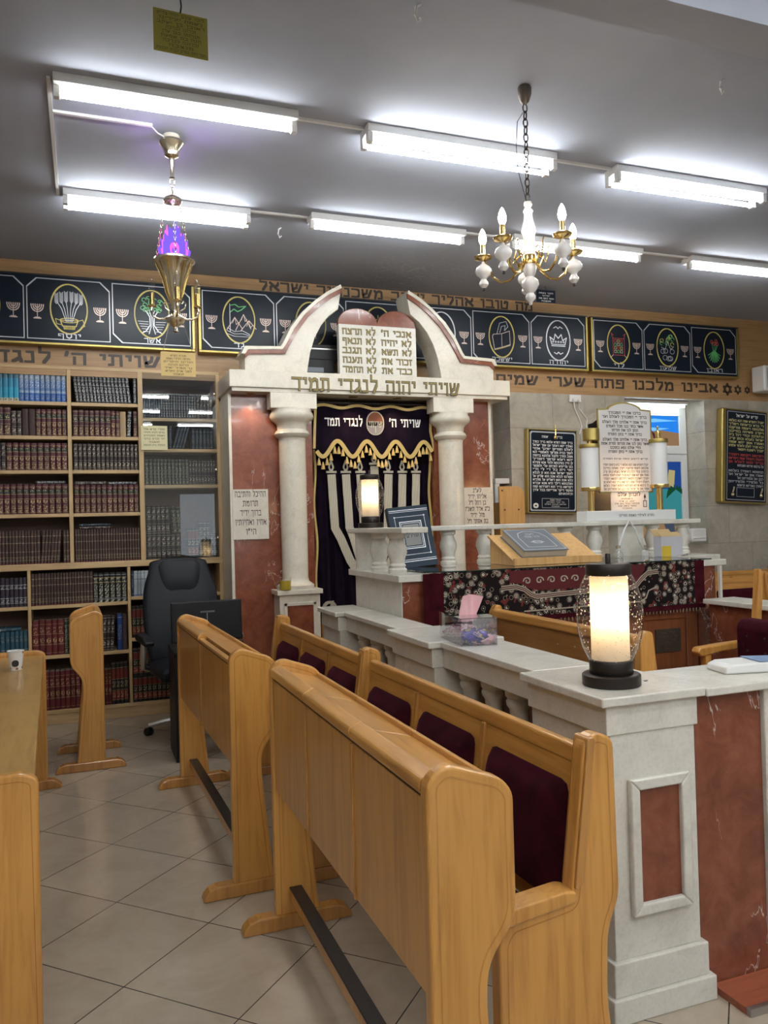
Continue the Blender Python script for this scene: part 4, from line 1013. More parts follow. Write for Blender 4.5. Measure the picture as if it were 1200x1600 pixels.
for i, (s_, w_) in enumerate([('מנורת הקדש', .45), ('נתרמה לעילוי נשמת', .7), ('הורינו היקרים', .85), ('זכרונם לברכה', .6), ('נר תמיד יאיר', .8), ('לפני ארון הקדש', .75), ('תנצבה', .3)]):
    MB().text(s_, (px0+px1)/2, pz1-.024-.0165*i, .0085, ly-.0625, .0003, width=(px1-px0)*w_).build('lettering', M['ink'], hp)
for q in (px0+.012, px1-.012):
    MB().tube([(q, ly-.06, pz1-.004), (lx+(q-lx)*.45, ly-.03, RZ-.335)], .0014, 5).build('wire', M['pale_brass'], hp)
MB().tube([(.365, 4.33, CEIL-.012), (.40, 4.36, CEIL-.03), (.44, 4.41, CEIL-.02)], .004, 6).build('cable', M['plastic'], el)
# yellow sign on a hook
ys = thing('ceiling_sign', 'olive yellow paper sign with faded Hebrew lines hanging from the ceiling', 'sign', (.40, 3.27, 3.41))
M['yellowcard'] = plain('yellow_card', (.36, .33, .06), .6)
b = MB(); b.M = Matrix.Translation((.398, 3.27, 3.505)) @ Matrix.Rotation(math.radians(3), 4, 'Z')
b.box(-.108, .108, -.001, .001, -.09, .083); b.build('card', M['yellowcard'], ys)
M['fadedink'] = plain('faded_ink', (.12, .11, .04), .7)
for i, (s_, w_) in enumerate([('לזכר עולם יהיה צדיק', .86), ('נשמת יקירינו', .8), ('ראובן בן יעקב', .88), ('זכרונו לברכה', .55), ('מנוחתו בגן עדן', .7), ('חנה בת שמעון', .74), ('זכרונה לברכה', .66), ('תנצבה', .45), ('הנר הזה נתרם לבית הכנסת', .9)]):
    b = MB(); b.M = Matrix.Translation((.398, 3.27, 3.505)) @ Matrix.Rotation(math.radians(3), 4, 'Z')
    b.text(s_, 0, .062-.0178*i, .0105, -.0015, .0003, width=.216*w_); b.build('lettering', M['fadedink'], ys)
MB().tube([(.40, 3.27, CEIL), (.402, 3.27, 3.615), (.398, 3.27, 3.586)], .003, 6).build('hook', M['black'], ys)
for (x, y, lb) in ((1.315, 2.99, 'bent white ceiling hook near the top edge'), (2.96, 3.05, 'white ceiling hook near the beam at right'), (1.33, 5.57, 'white ceiling hook between two back row lights')):
    tag(MB().tube([(x+.02, y, CEIL), (x, y, CEIL-.015), (x-.005, y, CEIL-.05), (x+.008, y, CEIL-.075), (x+.018, y, CEIL-.06)], .006, 7).build('ceiling_hook', M['plastic']), lb, 'hook', 'ceiling hooks')

# chandelier
hx, hy = 2.07, 3.41
ch = thing('chandelier', 'white porcelain and brass chandelier with five lit candle bulbs', 'chandelier', (hx, hy, CEIL))
MB().lathe([(.03, 0), (.035, -.01), (.034, -.04), (.022, -.075), (.006, -.088), (0, -.088)], hx, hy, CEIL, 20).build('canopy', plain('tarnished_metal', (.20, .17, .14), .45, .7), ch)
chain('chain', (hx, hy, CEIL-.088), (hx, hy, 3.07), plain('dark_chain', (.05, .04, .03), .4, .8), ch, .046, .0035)
MB().tube([(hx-.012, hy, CEIL-.13), (hx-.045, hy, CEIL-.18), (hx-.055, hy, CEIL-.30), (hx-.05, hy, CEIL-.42), (hx-.01, hy, CEIL-.56)], .002, 5).build('wire', M['black'], ch)
MB().lathe([(.0, 0), (.018, -.004), (.022, -.018), (.014, -.032), (.020, -.04), (.026, -.05), (.020, -.062), (.022, -.09), (.034, -.135), (.036, -.155), (.026, -.185), (.030, -.19), (.024, -.21), (.020, -.235), (.032, -.262), (.034, -.27)], hx, hy, 3.07, 24).build('porcelain_column', M['porcelain'], ch)
MB().lathe([(.034, 0), (.038, -.006), (.036, -.04), (.030, -.045)], hx, hy, 2.80, 24).build('brass_collar', M['gold'], ch)
MB().lathe([(.030, 0), (.034, -.02), (.026, -.05), (.020, -.06), (.040, -.08), (.044, -.10), (.030, -.125), (.016, -.14), (.026, -.155), (.024, -.17), (.010, -.182), (.008, -.195), (0, -.2)], hx, hy, 2.755, 24).build('porcelain_base', M['porcelain'], ch)
M['bulb'] = emis('lit_candle_bulb', (1.0, .93, .82), 40)
for k in range(5):
    a = math.radians([64, -8, -80, 136, 208][k]); ca, sa = math.cos(a), math.sin(a); R = .235
    P = lambda r, z: (hx+r*ca, hy+r*sa, z)
    MB().tube([P(.035, 2.775), P(.06, 2.73), P(.10, 2.695), P(.145, 2.69), P(.185, 2.72), P(.205, 2.77), P(R-.005, 2.815)], .0062, 8).build('arm', M['gold'], ch)
    MB().tube([P(.05, 2.75), P(.075, 2.80), P(.065, 2.835), P(.048, 2.83), P(.05, 2.805), P(.085, 2.775), P(.098, 2.81), P(.10, 2.85), P(.108, 2.86)], .004, 6).build('scroll', M['gold'], ch)
    x, y, _ = P(R, 0)
    MB().lathe([(.006, 0), (.010, -.012), (.034, -.03), (.042, -.05), (.036, -.068), (.018, -.082), (.014, -.092), (.022, -.105), (.024, -.118), (.012, -.132), (.006, -.136)], x, y, 2.808, 20).build('porcelain_urn', M['porcelain'], ch)
    MB().lathe([(.0075, 0), (.008, -.012), (0, -.016)], x, y, 2.674, 10).build('finial', M['bronze'], ch)
    d = MB().lathe([(.006, 0), (.018, .004), (.042, .010), (.046, .020), (.044, .022), (.020, .016), (.016, .018)], x, y, 2.812, 22).build('drip_pan', M['gold'], ch)
    MB().lathe([(.0125, 0), (.0125, .065), (.010, .067)], x, y, 2.828, 14).build('candle_sleeve', M['gold'], d)
    MB().lathe([(.010, 0), (.018, .018), (.0195, .035), (.014, .06), (.005, .078), (.0, .084)], x, y, 2.892, 14).build('candle_bulb', M['bulb'], d)
# small dark blue sign below the ceiling
ds = thing('dark_sign', 'small dark blue sign with white lines between chandelier and oak band', 'sign', (4.0, 6.3, 3.45))
dx0, dz1 = W(838, 452, 6.3); dx1, dz0 = W(868, 474, 6.3)
MB().box(dx0, dx1, 6.298, 6.302, dz0, dz1).build('board', M['navy'], ds)
for i, w_ in enumerate((.75, .4, .8, .5)):
    MB().text(['לזכר נשמת', 'יקירנו', 'נפטר בשם טוב', 'תנצבה'][i], (dx0+dx1)/2, dz1-.035-.024*i, .011, 6.2975, .0004, width=(dx1-dx0)*w_).build('lettering', M['whiteink'], ds)
MB().tube([((dx0+dx1)/2, 6.30, dz1), ((dx0+dx1)/2-.01, 6.30, CEIL)], .002, 5).build('wire', M['black'], ds)
# loudspeaker on the wall at the right edge
sp = thing('loudspeaker', 'white wall loudspeaker at the right edge beside the oak band', 'loudspeaker', (7.45, YW, 2.9))
sx0, sz1 = W(1189, 571, 6.6); _x, sz0 = W(1186, 611, 6.6)
MB().box(sx0, sx0+.24, 6.56, 6.74, sz0, sz1).build('cabinet', M['plastic'], sp, bevel=.02, seg=3)
MB().box(sx0+.03, sx0+.21, 6.553, 6.562, sz0+.025, sz1-.025).build('grille', plain('grey_grille', (.42, .42, .41), .6), sp, bevel=.004)
MB().box(sx0+.09, sx0+.15, 6.74, YW, sz0+.08, sz0+.14).build('bracket', M['plastic'], sp)
ob = thing('wall_socket', 'white double wall socket on the stone under the oak band', 'socket', (4.6, YW, 2.7))
ox0, oz1 = W(888, 617, YW); ox1, oz0 = W(906, 629, YW)
MB().box(ox0, ox1, YW-.025, YW-.001, oz0, oz1).build('box', M['plastic'], ob, bevel=.004)
for q in (.3, .7):
    x = ox0+(ox1-ox0)*q
    MB().ball((x, YW-.03, oz0+.02), .018, 0, 10, 6).build('plug', M['plastic'], ob)
    MB().tube([(x, YW-.035, oz0+.015), (x+.02, YW-.012, oz0-.06), (x+.09*q+.05, YW-.01, oz0-.17), (x+.10, YW-.01, oz0-.24), (x+.02+.16*q, YW-.01, oz0-.32)], .006, 6).build('cable', M['plastic'], ob)

# ------------------------------------------------------------------ wall signs at right
PRAY = 'בריך שמה דמרא עלמא בריך כתרך ואתרך יהא רעותך עם עמך ישראל לעלם ופורקן ימינך אחזי לעמך בבית מקדשך ולאמטויי לנא מטוב נהורך ולקבל צלותנא ברחמין יהא רעוא קדמך דתוריך לן חיין בטיבותא ולהוי אנא פקידא בגו צדיקיא למרחם עלי ולמנטר יתי וית כל די לי ודי לעמך ישראל אנת הוא זן לכלא ומפרנס לכלא אנת הוא שליט על כלא אנת הוא דשליט על מלכיא ומלכותא דילך היא אנא עבדא דקודשא בריך הוא דסגידנא קמה ומקמי דיקר אורייתה בכל עידן ועידן לא על אינש רחיצנא'.split()
KAD = 'יתגדל ויתקדש שמה רבא בעלמא די ברא כרעותה וימליך מלכותה ויצמח פורקנה ויקרב משיחה בחייכון וביומיכון ובחיי דכל בית ישראל בעגלא ובזמן קריב ואמרו אמן יהא שמה רבא מברך לעלם ולעלמי עלמיא יתברך וישתבח ויתפאר ויתרומם ויתנשא ויתהדר ויתעלה ויתהלל שמה דקודשא בריך הוא לעלא מן כל ברכתא שירתא תשבחתא ונחמתא דאמירן בעלמא ואמרו אמן על ישראל ועל רבנן ועל תלמידיהון ועל כל תלמידי תלמידיהון דעסקין באוריתא קדשתא'.split()
def lines_of(words, n):
    tot = sum(len(w)+1 for w in words); out = []; cur = []; acc = 0
    for w in words:
        cur.append(w); acc += len(w)+1
        if acc >= tot*(len(out)+1)/n: out.append(' '.join(cur)); cur = []
    if cur: out.append(' '.join(cur))
    return out[:n]
sg = thing('prayer_sign', 'black prayer sign in gold frame on stone wall, left of the lit scroll stand', 'sign', (4.27, YW, 1.55))
b = MB(); sgM = Matrix.Translation((4.268, 6.745, 1.56)) @ Matrix.Rotation(math.radians(1.6), 4, 'Y') ; 
def SG(): 
    b = MB(); b.M = sgM; return b
w_, h_ = .282, .822
SG().box(-w_+.01, w_-.01, -.008, .03, .01, h_-.01).build('black_board', M['navy'], sg)
for (x0, x1, z0, z1) in ((-w_, -w_+.016, 0, h_), (w_-.012, w_, 0, h_), (-w_, w_, h_-.012, h_), (-w_, w_, 0, .012)):
    SG().box(x0, x1, -.014, .045, z0, z1).build('gold_frame', M['gold_frame'], sg, bevel=.003)
SG().stroke([(-w_+.045, .03), (w_-.035, .03), (w_-.025, .045), (w_-.025, h_-.045), (w_-.04, h_-.03), (-w_+.05, h_-.03), (-w_+.035, h_-.045), (-w_+.035, .045)], .013, -.0085, .001, closed=True).build('border_line', M['silverline'], sg)
SG().text('בריך', .075, h_-.085, .020, -.0085, .0008, width=.07).build('lettering', M['whiteink'], sg); SG().text('שמה', -.085, h_-.085, .020, -.0085, .0008, width=.07).build('lettering', M['whiteink'], sg)
for i, t_ in enumerate(lines_of(PRAY, 16)):
    SG().text(t_, .228, h_-.135-.0335*i, .0185, -.0085, .0008, align='r', width=.45 if i < 15 else .16, bold=1.35).build('lettering', M['whiteink'], sg)
SG().stroke([(-.12, .055), (.18, .055), (.18, .145), (-.12, .145)], .004, -.0085, .0008, closed=True).build('border_line', M['silverline'], sg)
for i in range(4): SG().text(['לעילוי נשמת', 'כל יקירי הקהילה', 'זכרונם לברכה לעולם', 'תנצבה'][i], .03, .125-.02*i, .010, -.0085, .0008, width=[.12, .2, .24, .09][i]).build('lettering', M['whiteink'], sg)
SG().stroke(ell(-.19, .075, .022, .018, 8), .014, -.0085, .0008).build('small_emblem', M['whiteink'], sg)
b = SG(); b.tube([(.03, -.012, h_+.05), (.03, -.016, h_-.05), (.02, -.02, h_-.075)], .008, 8); b.ball((.018, -.024, h_-.08), .02, 0, 12, 8); b.build('brass_lamp_arm', M['gold'], sg)

sg2 = thing('memorial_sign', 'tall black sign in wide gold frame at right, beside the window recess', 'sign', (6.66, YW, 1.62))
s2M = Matrix.Translation((6.655, 6.72, 1.62)) @ Matrix.Rotation(math.radians(3.2), 4, 'Y')
def S2():
    b = MB(); b.M = s2M; return b
w_, h_ = .30, 1.01
S2().box(-w_+.02, w_-.01, -.008, .06, .012, h_-.01).build('black_board', M['navy'], sg2)
b = S2(); b.box(-w_-.03, -w_+.025, -.016, .075, 0, h_); b.build('gold_frame', M['gold_frame'], sg2, bevel=.012, seg=3)
for (x0, x1, z0, z1) in ((w_-.012, w_, 0, h_), (-w_, w_, h_-.014, h_), (-w_, w_, 0, .016)):
    S2().box(x0, x1, -.014, .06, z0, z1).build('gold_frame', M['gold_frame'], sg2, bevel=.003)
S2().stroke([(-w_+.045, .035), (w_-.03, .035), (w_-.03, h_-.03), (-w_+.045, h_-.03)], .006, -.0085, .0008, closed=True).build('border_line', M['silverline'], sg2)
S2().text('קדיש על ישראל', .01, h_-.085, .026, -.0085, .0008, width=.30, bold=1.1).build('lettering', M['whiteink'], sg2)
M['reflectedink'] = plain('lettering_yellow_reflection', (.62, .58, .26), .5)
KL = lines_of(KAD, 18)
for i, t_ in enumerate(KL):
    S2().text(t_, .245, h_-.135-.0385*i-(.02 if i > 8 else 0)-(.02 if i > 12 else 0), .021, -.0085, .0008, align='r', width=.48 if i not in (8, 12, 15, 17) else .36, bold=1.3).build('lettering', M['reflectedink'] if i < 9 else (M['redline'] if i < 12 else M['silverline']), sg2)  # yellow upper and red middle letters paint in reflections on the sign
S2().stroke([(-.12, .07), (.12, .07), (.12, .165), (-.12, .165)], .004, -.0085, .0008, closed=True).build('border_line', M['silverline'], sg2)
for q in (-.19, .20):
    b = S2(); b.ball((q, -.02, .09), .022, 0, 12, 8); b.tube([(q, -.02, .10), (q+.01, -.03, .15), (q+.01, -.03, .17)], .009, 8); b.build('memorial_lamp', M['pale_brass'], sg2)

# window in the recess, stained glass lit from outside
M['upvc'] = plain('white_window_frame', (.74, .76, .76), .35)
wn = MB(); fy0, fy1 = 7.06, 7.12
def frame_(b, x0, x1, z0, z1, w): b.box(x0, x0+w, fy0, fy1, z0, z1).box(x1-w, x1, fy0, fy1, z0, z1).box(x0+w, x1-w, fy0, fy1, z0, z0+w).box(x0+w, x1-w, fy0, fy1, z1-w, z1)
WM = 6.07
frame_(wn, NX0, NX1-.02, 2.18, NZ1-.05, .09); frame_(wn, NX0, NX1-.02, NZ0, 2.17, .075); wn.box(NX0, NX1, 7.08, YB-.001, NZ0, NZ1)
win = struct(wn.build('window_2', M['upvc'], bevel=.004))
def stained(name, col, s): return emis(name, col, s)
SGL = {'sky': stained('stained_blue', (.02, .22, .80), .65), 'wave': stained('stained_light_blue', (.18, .50, .95), .7), 'sand': stained('stained_brown', (.34, .20, .10), .5), 'dark': stained('stained_maroon', (.10, .03, .05), .4),
       'teal': stained('stained_teal', (.04, .24, .26), .55), 'navy': stained('stained_navy', (.02, .07, .30), .5), 'house': stained('stained_ochre', (.42, .36, .16), .6), 'palm': stained('stained_green', (.01, .07, .03), .5), 'grey': stained('stained_grey', (.06, .08, .12), .5)}
def pane(name, pts, key, y): return struct(MB().prism(pts, y, 7.08, 'y').build(name, SGL[key]))
gx0, gx1, gz0, gz1 = NX0+.09, NX1-.11, 2.27, NZ1-.14
pn = struct(MB().box(gx0, gx1, 7.076, 7.08, gz0, gz1).build('window_3', SGL['sky']))
def piece(pts, key, y=7.075):
    b = MB(); b.stroke([], .01, y); b.prism(pts, y-.002, y, 'y'); o = b.build('stained_piece', SGL[key]); o.parent = pn; return o
ww_ = gx1-gx0
piece([(gx0, gz0), (gx1, gz0), (gx1, gz0+.14), (gx0+.7*ww_, gz0+.17), (gx0+.4*ww_, gz0+.13), (gx0, gz0+.15)], 'sand')
piece([(gx0+.2*ww_, gz0+.19), (gx0+.5*ww_, gz0+.15), (gx0+.85*ww_, gz0+.19), (gx0+.5*ww_, gz0+.20)], 'wave')
piece([(gx0+.2*ww_, gz1-.08), (gx0+.6*ww_, gz1-.03), (gx1, gz1-.05), (gx0+.6*ww_, gz1-.07)], 'wave')
piece([(gx0+.62*ww_, gz0), (gx0+.78*ww_, gz0), (gx0+.55*ww_, gz0+.17)], 'dark', 7.073)
hx0, hx1, hz0, hz1 = NX0+.075, NX1-.10, NZ0+.075, 2.10
p2 = struct(MB().box(hx0, hx1, 7.076, 7.08, hz0, hz1).build('window_4', SGL['teal']))
def piece2(pts, key, y=7.075):
    o = MB().prism(pts, y-.002, y, 'y').build('stained_piece', SGL[key]); o.parent = p2; return o
piece2([(hx0, hz1-.30), (hx1, hz1-.30), (hx1, hz1), (hx0, hz1)], 'navy')
piece2([(hx1-.30, hz1-.28), (hx1-.10, hz1-.28), (hx1-.08, hz1-.10), (hx1-.16, hz1-.09), (hx1-.18, hz1-.18), (hx1-.30, hz1-.20)], 'house', 7.072)
piece2([(hx1-.30, hz0+.25), (hx1-.18, hz0), (hx1-.10, hz0), (hx1-.12, hz0+.2), (hx1-.27, hz0+.33)], 'grey', 7.072)
piece2([(hx0, hz0), (hx1, hz0), (hx1, hz0+.12), (hx1-.3, hz0+.15), (hx0, hz0+.1)], 'sand', 7.0735)
for k in range(7):
    a = PI*(.1+.9*k/6)
    piece2([(hx1-.08, hz0+.52), (hx1-.08+.10*math.cos(a)-.01, hz0+.50+.08*math.sin(a)), (hx1-.08+.13*math.cos(a), hz0+.42+.08*math.sin(a))], 'palm', 7.071)
nl = thing('recess_light', 'white fluorescent light at the top of the window recess', 'ceiling light', (5.7, 6.93, NZ1))
MB().box(5.22, 6.10, 6.90, 6.99, NZ1-.035, NZ1-.001).build('housing', M['paint'], nl)
MB().tube([(5.24, 6.945, NZ1-.052), (6.08, 6.945, NZ1-.052)], .0135, 10).build('tube', emis('recess_tube', (.90, 1.0, 1.0), 14), nl)
# narrow window between the ark and the stone
wn = MB()
def fr2(x0, x1, z0, z1, w):
    wn.box(x0, x0+w, 7.09, 7.145, z0, z1); wn.box(x1-w, x1, 7.09, 7.145, z0, z1); wn.box(x0+w, x1-w, 7.09, 7.145, z0, z0+w); wn.box(x0+w, x1-w, 7.09, 7.145, z1-w, z1)
fr2(3.45, 3.80, 2.12, 2.74, .05); fr2(3.45, 3.80, 1.0, 2.10, .05); wn.box(3.5, 3.75, 7.12, 7.14, 1.0, 2.7)
struct(wn.build('window_5', M['upvc'], bevel=.003))
sh = thing('sill_box', 'white flat box on a sill between the ark and the pine board', 'box', (3.72, 6.95, 1.86))
bx0_, bz1 = W(770, 748, 6.9); bx1_, bz0 = W(793, 756, 6.9)
MB().box(bx0_, bx1_, 6.85, 7.08, bz0, bz1).build('carton', M['plastic'], sh, bevel=.004)
MB().box(bx0_, bx0_+.05, 6.86, 7.07, 1.30, bz0).build('support', M['plastic'], sh)
pb = thing('pine_cabinet', 'upright pine board cabinet with rounded corner below the prayer sign', 'cabinet', (3.9, 6.65, 0))
cx0, cz1 = W(778, 760, 6.6); cx1, _z = W(818, 770, 6.6)
MB().prism([(cx0, 0), (cx0, cz1), (cx1-.07, cz1), (cx1-.03, cz1-.02), (cx1-.005, cz1-.06), (cx1, cz1-.12), (cx1, 0)], 6.58, 6.60, 'y').build('front_board', M['pine'], pb, bevel=.003)
MB().box(cx0+.01, cx1-.03, 6.60, 6.79, 0, cz1-.15).build('carcass', M['pine'], pb)
for (q, z) in ((.12, cz1-.04), (.2, cz1-.22), (.75, cz1-.22)):
    MB().stroke(ell(cx0+(cx1-cx0)*q, z, .005, .004, 8), .007, 6.58, .001).build('knot', M['groove'], pb)
wb_ = thing('wall_tray', 'white plastic tray on the stone wall below the window recess', 'tray', (6.1, 6.75, 1.2))
tx0_, tz1_ = W(1083, 826, 6.70); tx1_, tz0_ = W(1107, 846, 6.70)
MB().box(tx0_, tx1_, 6.72, YW, tz0_, tz1_).build('shell', M['plastic'], wb_, bevel=.015, seg=3)
MB().box(tx0_+.015, tx1_-.015, 6.712, 6.722, tz0_+.035, tz0_+.05).build('lip', M['paint'], wb_, bevel=.003)

# ------------------------------------------------------------------ the reading platform (bimah): outer railing
BAL = [(.062, 0), (.062, .035), (.050, .045), (.056, .06), (.050, .075), (.044, .085), (.058, .13), (.066, .19), (.060, .25), (.045, .33), (.040, .40), (.044, .435), (.056, .45), (.058, .465), (.050, .475), (.060, .485), (.062, .52)]
rl = thing('platform_railing', 'white marble railing with piers and balusters along the reading platform', 'railing', (1.60, 3.5, 0))
RZT = .965
def pier(y0, y1, x0=1.455, x1=1.772, front=False):
    MB().box(x0-.035, x1+.032, y0-.02, y1+.02, .936, RZT).build('pier_slab', M['white'], rl, bevel=.005)
    MB().box(x0-.012, x1+.010, y0-.005, y1+.005, .848, .936).build('pier_cornice', M['white'], rl, bevel=.003)
    p = MB().box(x0, x1, y0, y1, .175, .848).build('pier_body', M['white'], rl, bevel=.003)
    MB().box(x0-.015, x1+.018, y0-.014, y1+.014, .075, .175).build('plinth', M['white'], rl, bevel=.004)
    MB().box(x0-.028, x1+.035, y0-.026, y1+.026, 0, .075).build('plinth', M['white'], rl, bevel=.004)
    return p
p = pier(2.025, 2.47); pier(3.31, 3.80); pier(4.74, 5.10, x1=1.64)
# framed red panel on the near pier
fx0, fx1, fz0, fz1 = 1.512, 1.735, .302, .712
for pts in ([(fx0, fz0), (fx0, fz1), (fx0+.035, fz1-.035), (fx0+.035, fz0+.035)], [(fx1, fz1), (fx1, fz0), (fx1-.035, fz0+.035), (fx1-.035, fz1-.035)], [(fx0, fz1), (fx1, fz1), (fx1-.035, fz1-.035), (fx0+.035, fz1-.035)], [(fx1, fz0), (fx0, fz0), (fx0+.035, fz0+.035), (fx1-.035, fz0+.035)]):
    MB().prism(pts, 2.004, 2.0255, 'y').build('panel_frame', M['white'], p, bevel=.006, seg=3)
MB().box(fx0+.033, fx1-.033, 2.020, 2.0255, fz0+.033, fz1-.033).build('red_panel', M['red'], p)
for y0, y1, xi in ((2.475, 3.305, 1.745), (3.805, 4.735, 1.680)):
    MB().box(1.478, xi, y0+.015, y1-.015, .938, RZT).build('rail_slab', M['white'], rl, bevel=.004)
    MB().box(1.497, xi-.02, y0+.001, y1-.001, .846, .938).build('rail_beam', M['white'], rl, bevel=.003)
    MB().box(1.50, xi-.004, y0+.001, y1-.001, 0, .32).build('rail_base', M['white'], rl, bevel=.004)
    MB().box(xi-.04, xi-.004, y0+.002, y1-.002, .32, .845).build('red_wall', M['red'], rl)
    n = 4
    for i in range(n):
        MB().lathe([(r*.9, z*.526/.52) for r, z in BAL], 1.585, y0+(y1-y0)*(i+.5)/n, .32, 20).build('baluster', M['white'], rl)
# low wall running right from the near pier, with red marble face
lw = thing('platform_front_wall', 'red marble low wall with white slab right of the near pier', 'low wall', (2.4, 2.1, 0))
MB().box(1.79, 2.06, 2.045, 2.30, 0, .930).build('red_face', M['red'], lw)
MB().box(2.062, 2.22, 2.028, 2.30, 0, .930).build('white_post', M['white'], lw, bevel=.004)
MB().box(1.81, 2.60, 2.005, 2.325, .932, .960).build('top_slab', M['white'], lw, bevel=.005)
st = thing('wooden_step', 'red brown wooden step with metal nosing at foot of red marble wall', 'step', (2.2, 1.95, 0))
MB().box(1.825, 2.9, 1.905, 2.04, 0, .022).build('board', M['redwood'], st)
MB().box(1.825, 2.9, 1.885, 1.905, 0, .024).build('metal_nosing', M['steel'], st, bevel=.003)
# platform floor and its right hand wall
struct(MB().box(1.745, 3.95, 2.33, 5.15, 0, .17).build('floor_platform', M['redwood']))
rw = thing('platform_side_wall', 'red marble side wall with white slab at far right of the platform', 'low wall', (3.85, 3.2, 0))
MB().box(3.76, 3.95, 2.35, 4.12, .17, .93).build('red_face', M['red'], rw)
MB().box(3.725, 3.98, 2.33, 4.14, .932, .962).build('top_slab', M['white'], rw, bevel=.004)
MB().box(3.932, 3.95, 4.205, 4.225, .17, 1.165).build('white_post', M['white'], rw)

# reading table with its inner balustrade
bt = thing('reading_table', 'white marble reading table with balustrade and brown wood front', 'reading table', (2.8, 4.7, .17))
TZ = 1.205; TY = 4.27
MB().box(1.685, 1.86, TY, 5.10, .17, 1.165).build('side_wall', M['white'], bt, bevel=.003)
MB().box(1.690, 1.83, TY-.004, TY, .17, 1.165).build('red_end_face', M['red'], bt)
MB().box(1.86, 3.80, TY+.03, 5.10, .17, 1.165).build('wood_front', M['cherry'], bt)
MB().box(3.80, 3.95, TY-.002, 5.10, .17, 1.165).build('red_end_block', M['red'], bt)
MB().box(1.655, 4.02, TY-.035, 4.80, 1.165, TZ).build('top_slab', M['white'], bt, bevel=.005)
MB().box(1.655, 4.50, 4.80, 5.16, 1.165, TZ).build('top_slab', M['white'], bt, bevel=.005)
MB().box(3.951, 4.20, 4.95, 5.14, 1.08, 1.165).build('corbel', M['white'], bt)
# wooden door with plaque
dr = MB().box(3.24, 3.79, TY+.012, TY+.03, .20, .90).build('door', M['cherry'], bt, bevel=.004)
for x0, x1, z0, z1 in ((3.24, 3.33, .20, .90), (3.70, 3.79, .20, .90), (3.33, 3.70, .83, .90), (3.33, 3.70, .20, .30)):
    MB().box(x0, x1, TY-.002, TY+.012, z0, z1).build('door_frame', M['cherry'], dr, bevel=.005)
MB().box(3.455, 3.655, TY+.004, TY+.012, .615, .765).build('dark_plaque', plain('dark_metal_plaque', (.10, .085, .06), .4, .5), dr)
for i in range(5): MB().text(['לעילוי נשמת', 'הורינו היקרים', 'נתרם על ידי', 'בני המשפחה', 'תנצבה'][i], 3.555, .735-.025*i, .010, TY+.0035, .0004, width=[.11, .15, .12, .13, .06][i]).build('lettering', M['steel'], dr)
# inner rails
MB().box(1.655, 1.82, 4.17, 5.16, 1.445, 1.478).build('left_rail', M['white'], bt, bevel=.006)
MB().box(1.82, 4.47, 4.96, 5.14, 1.445, 1.478).build('back_rail', M['white'], bt, bevel=.006)
B2 = [(r*.92, z*.24/.52) for r, z in [(.062, 0), (.062, .05), (.050, .075), (.056, .10), (.046, .13), (.052, .19), (.066, .27), (.062, .34), (.046, .42), (.044, .445), (.056, .46), (.060, .48), (.060, .52)]]
for (x, y) in [(1.735, 4.76), (1.735, 4.45)]+[(xx, 5.05) for xx in (2.35, 2.63, 3.30, 3.55, 4.08, 4.36)]:
    MB().lathe(B2, x, y, TZ, 20).build('inner_baluster', M['white'], bt)
MB().lathe([(.072, 0), (.072, .24)], 1.745, 5.04, TZ, 24).build('round_post', M['white'], bt)
MB().box(3.72, 3.95, 4.99, 5.11, TZ, 1.445).build('rail_pier', M['white'], bt, bevel=.003)
gt = thing('glass_sheet', 'sheet of clear glass with dark edge lying on the reading table', 'glass sheet', (2.8, 4.6, TZ))
M['tabglass'] = glass('table_glass', (.62, .70, .68), 2.2)
b = MB().prism([(1.86, 4.95), (1.84, 4.40), (1.87, 4.30), (1.96, 4.225), (3.86, 4.225), (3.88, 4.95)], TZ+.0045, TZ+.0115, 'z'); b.build('clear_sheet', M['tabglass'], gt)
b = MB(); b.tube([(1.84, 4.42, TZ+.008), (1.87, 4.30, TZ+.008), (1.96, 4.222, TZ+.008), (3.88, 4.222, TZ+.008)], .0042, 6); b.build('dark_edge', plain('glass_edge', (.012, .03, .026), .15), gt)

# the rug over the table front
M['plush'] = velvet('dark_red_plush', (.045, .004, .008))
def rug_mat():
    m, nt, b = newmat('oriental_rug')
    co = coords(nt, 'Object', (1, 1, 1))
    v = N(nt, 'ShaderNodeTexVoronoi', i_Scale=25, i_Randomness=.75); nt.links.new(co, v.inputs['Vector'])
    ring = ramp(nt, v.outputs['Distance'], [(.0, (.30, .07, .05)), (.09, (.46, .42, .33)), (.17, (.02, .012, .012)), (.24, (.46, .42, .34)), (.36, (.016, .010, .010)), (.46, (.30, .25, .19)), (.50, (.014, .010, .010))], 'CONSTANT')
    n = N(nt, 'ShaderNodeTexNoise', i_Scale=75, i_Detail=2); nt.links.new(co, n.inputs['Vector'])
    br = ramp(nt, n.outputs[0], [(.33, (1, 1, 1)), (.40, (0, 0, 0))])
    c = mix(nt, br, ring, (.012, .009, .009))
    n2 = N(nt, 'ShaderNodeTexNoise', i_Scale=24, i_Detail=1); nt.links.new(coords(nt, 'Object', (1, 1, 1), loc=(5, 5, 5)), n2.inputs['Vector'])
    c = mix(nt, ramp(nt, n2.outputs[0], [(.62, (0, 0, 0)), (.65, (.8, .8, .8))]), c, (.20, .035, .03))
    nt.links.new(c, b.inputs['Base Color']); b.inputs['Roughness'].default_value = .95; b.inputs['Specular IOR Level'].default_value = .1
    bump(nt, b, n.outputs[0], .4, .004); return m
M['rug'] = rug_mat()
M['cream_wool'] = plain('cream_wool', (.38, .34, .26), .95); M['red_wool'] = plain('red_wool', (.10, .012, .014), .95)
rg = thing('oriental_rug', 'black and dark red floral rug hanging over the front of the reading table', 'rug', (2.8, 4.22, .92))
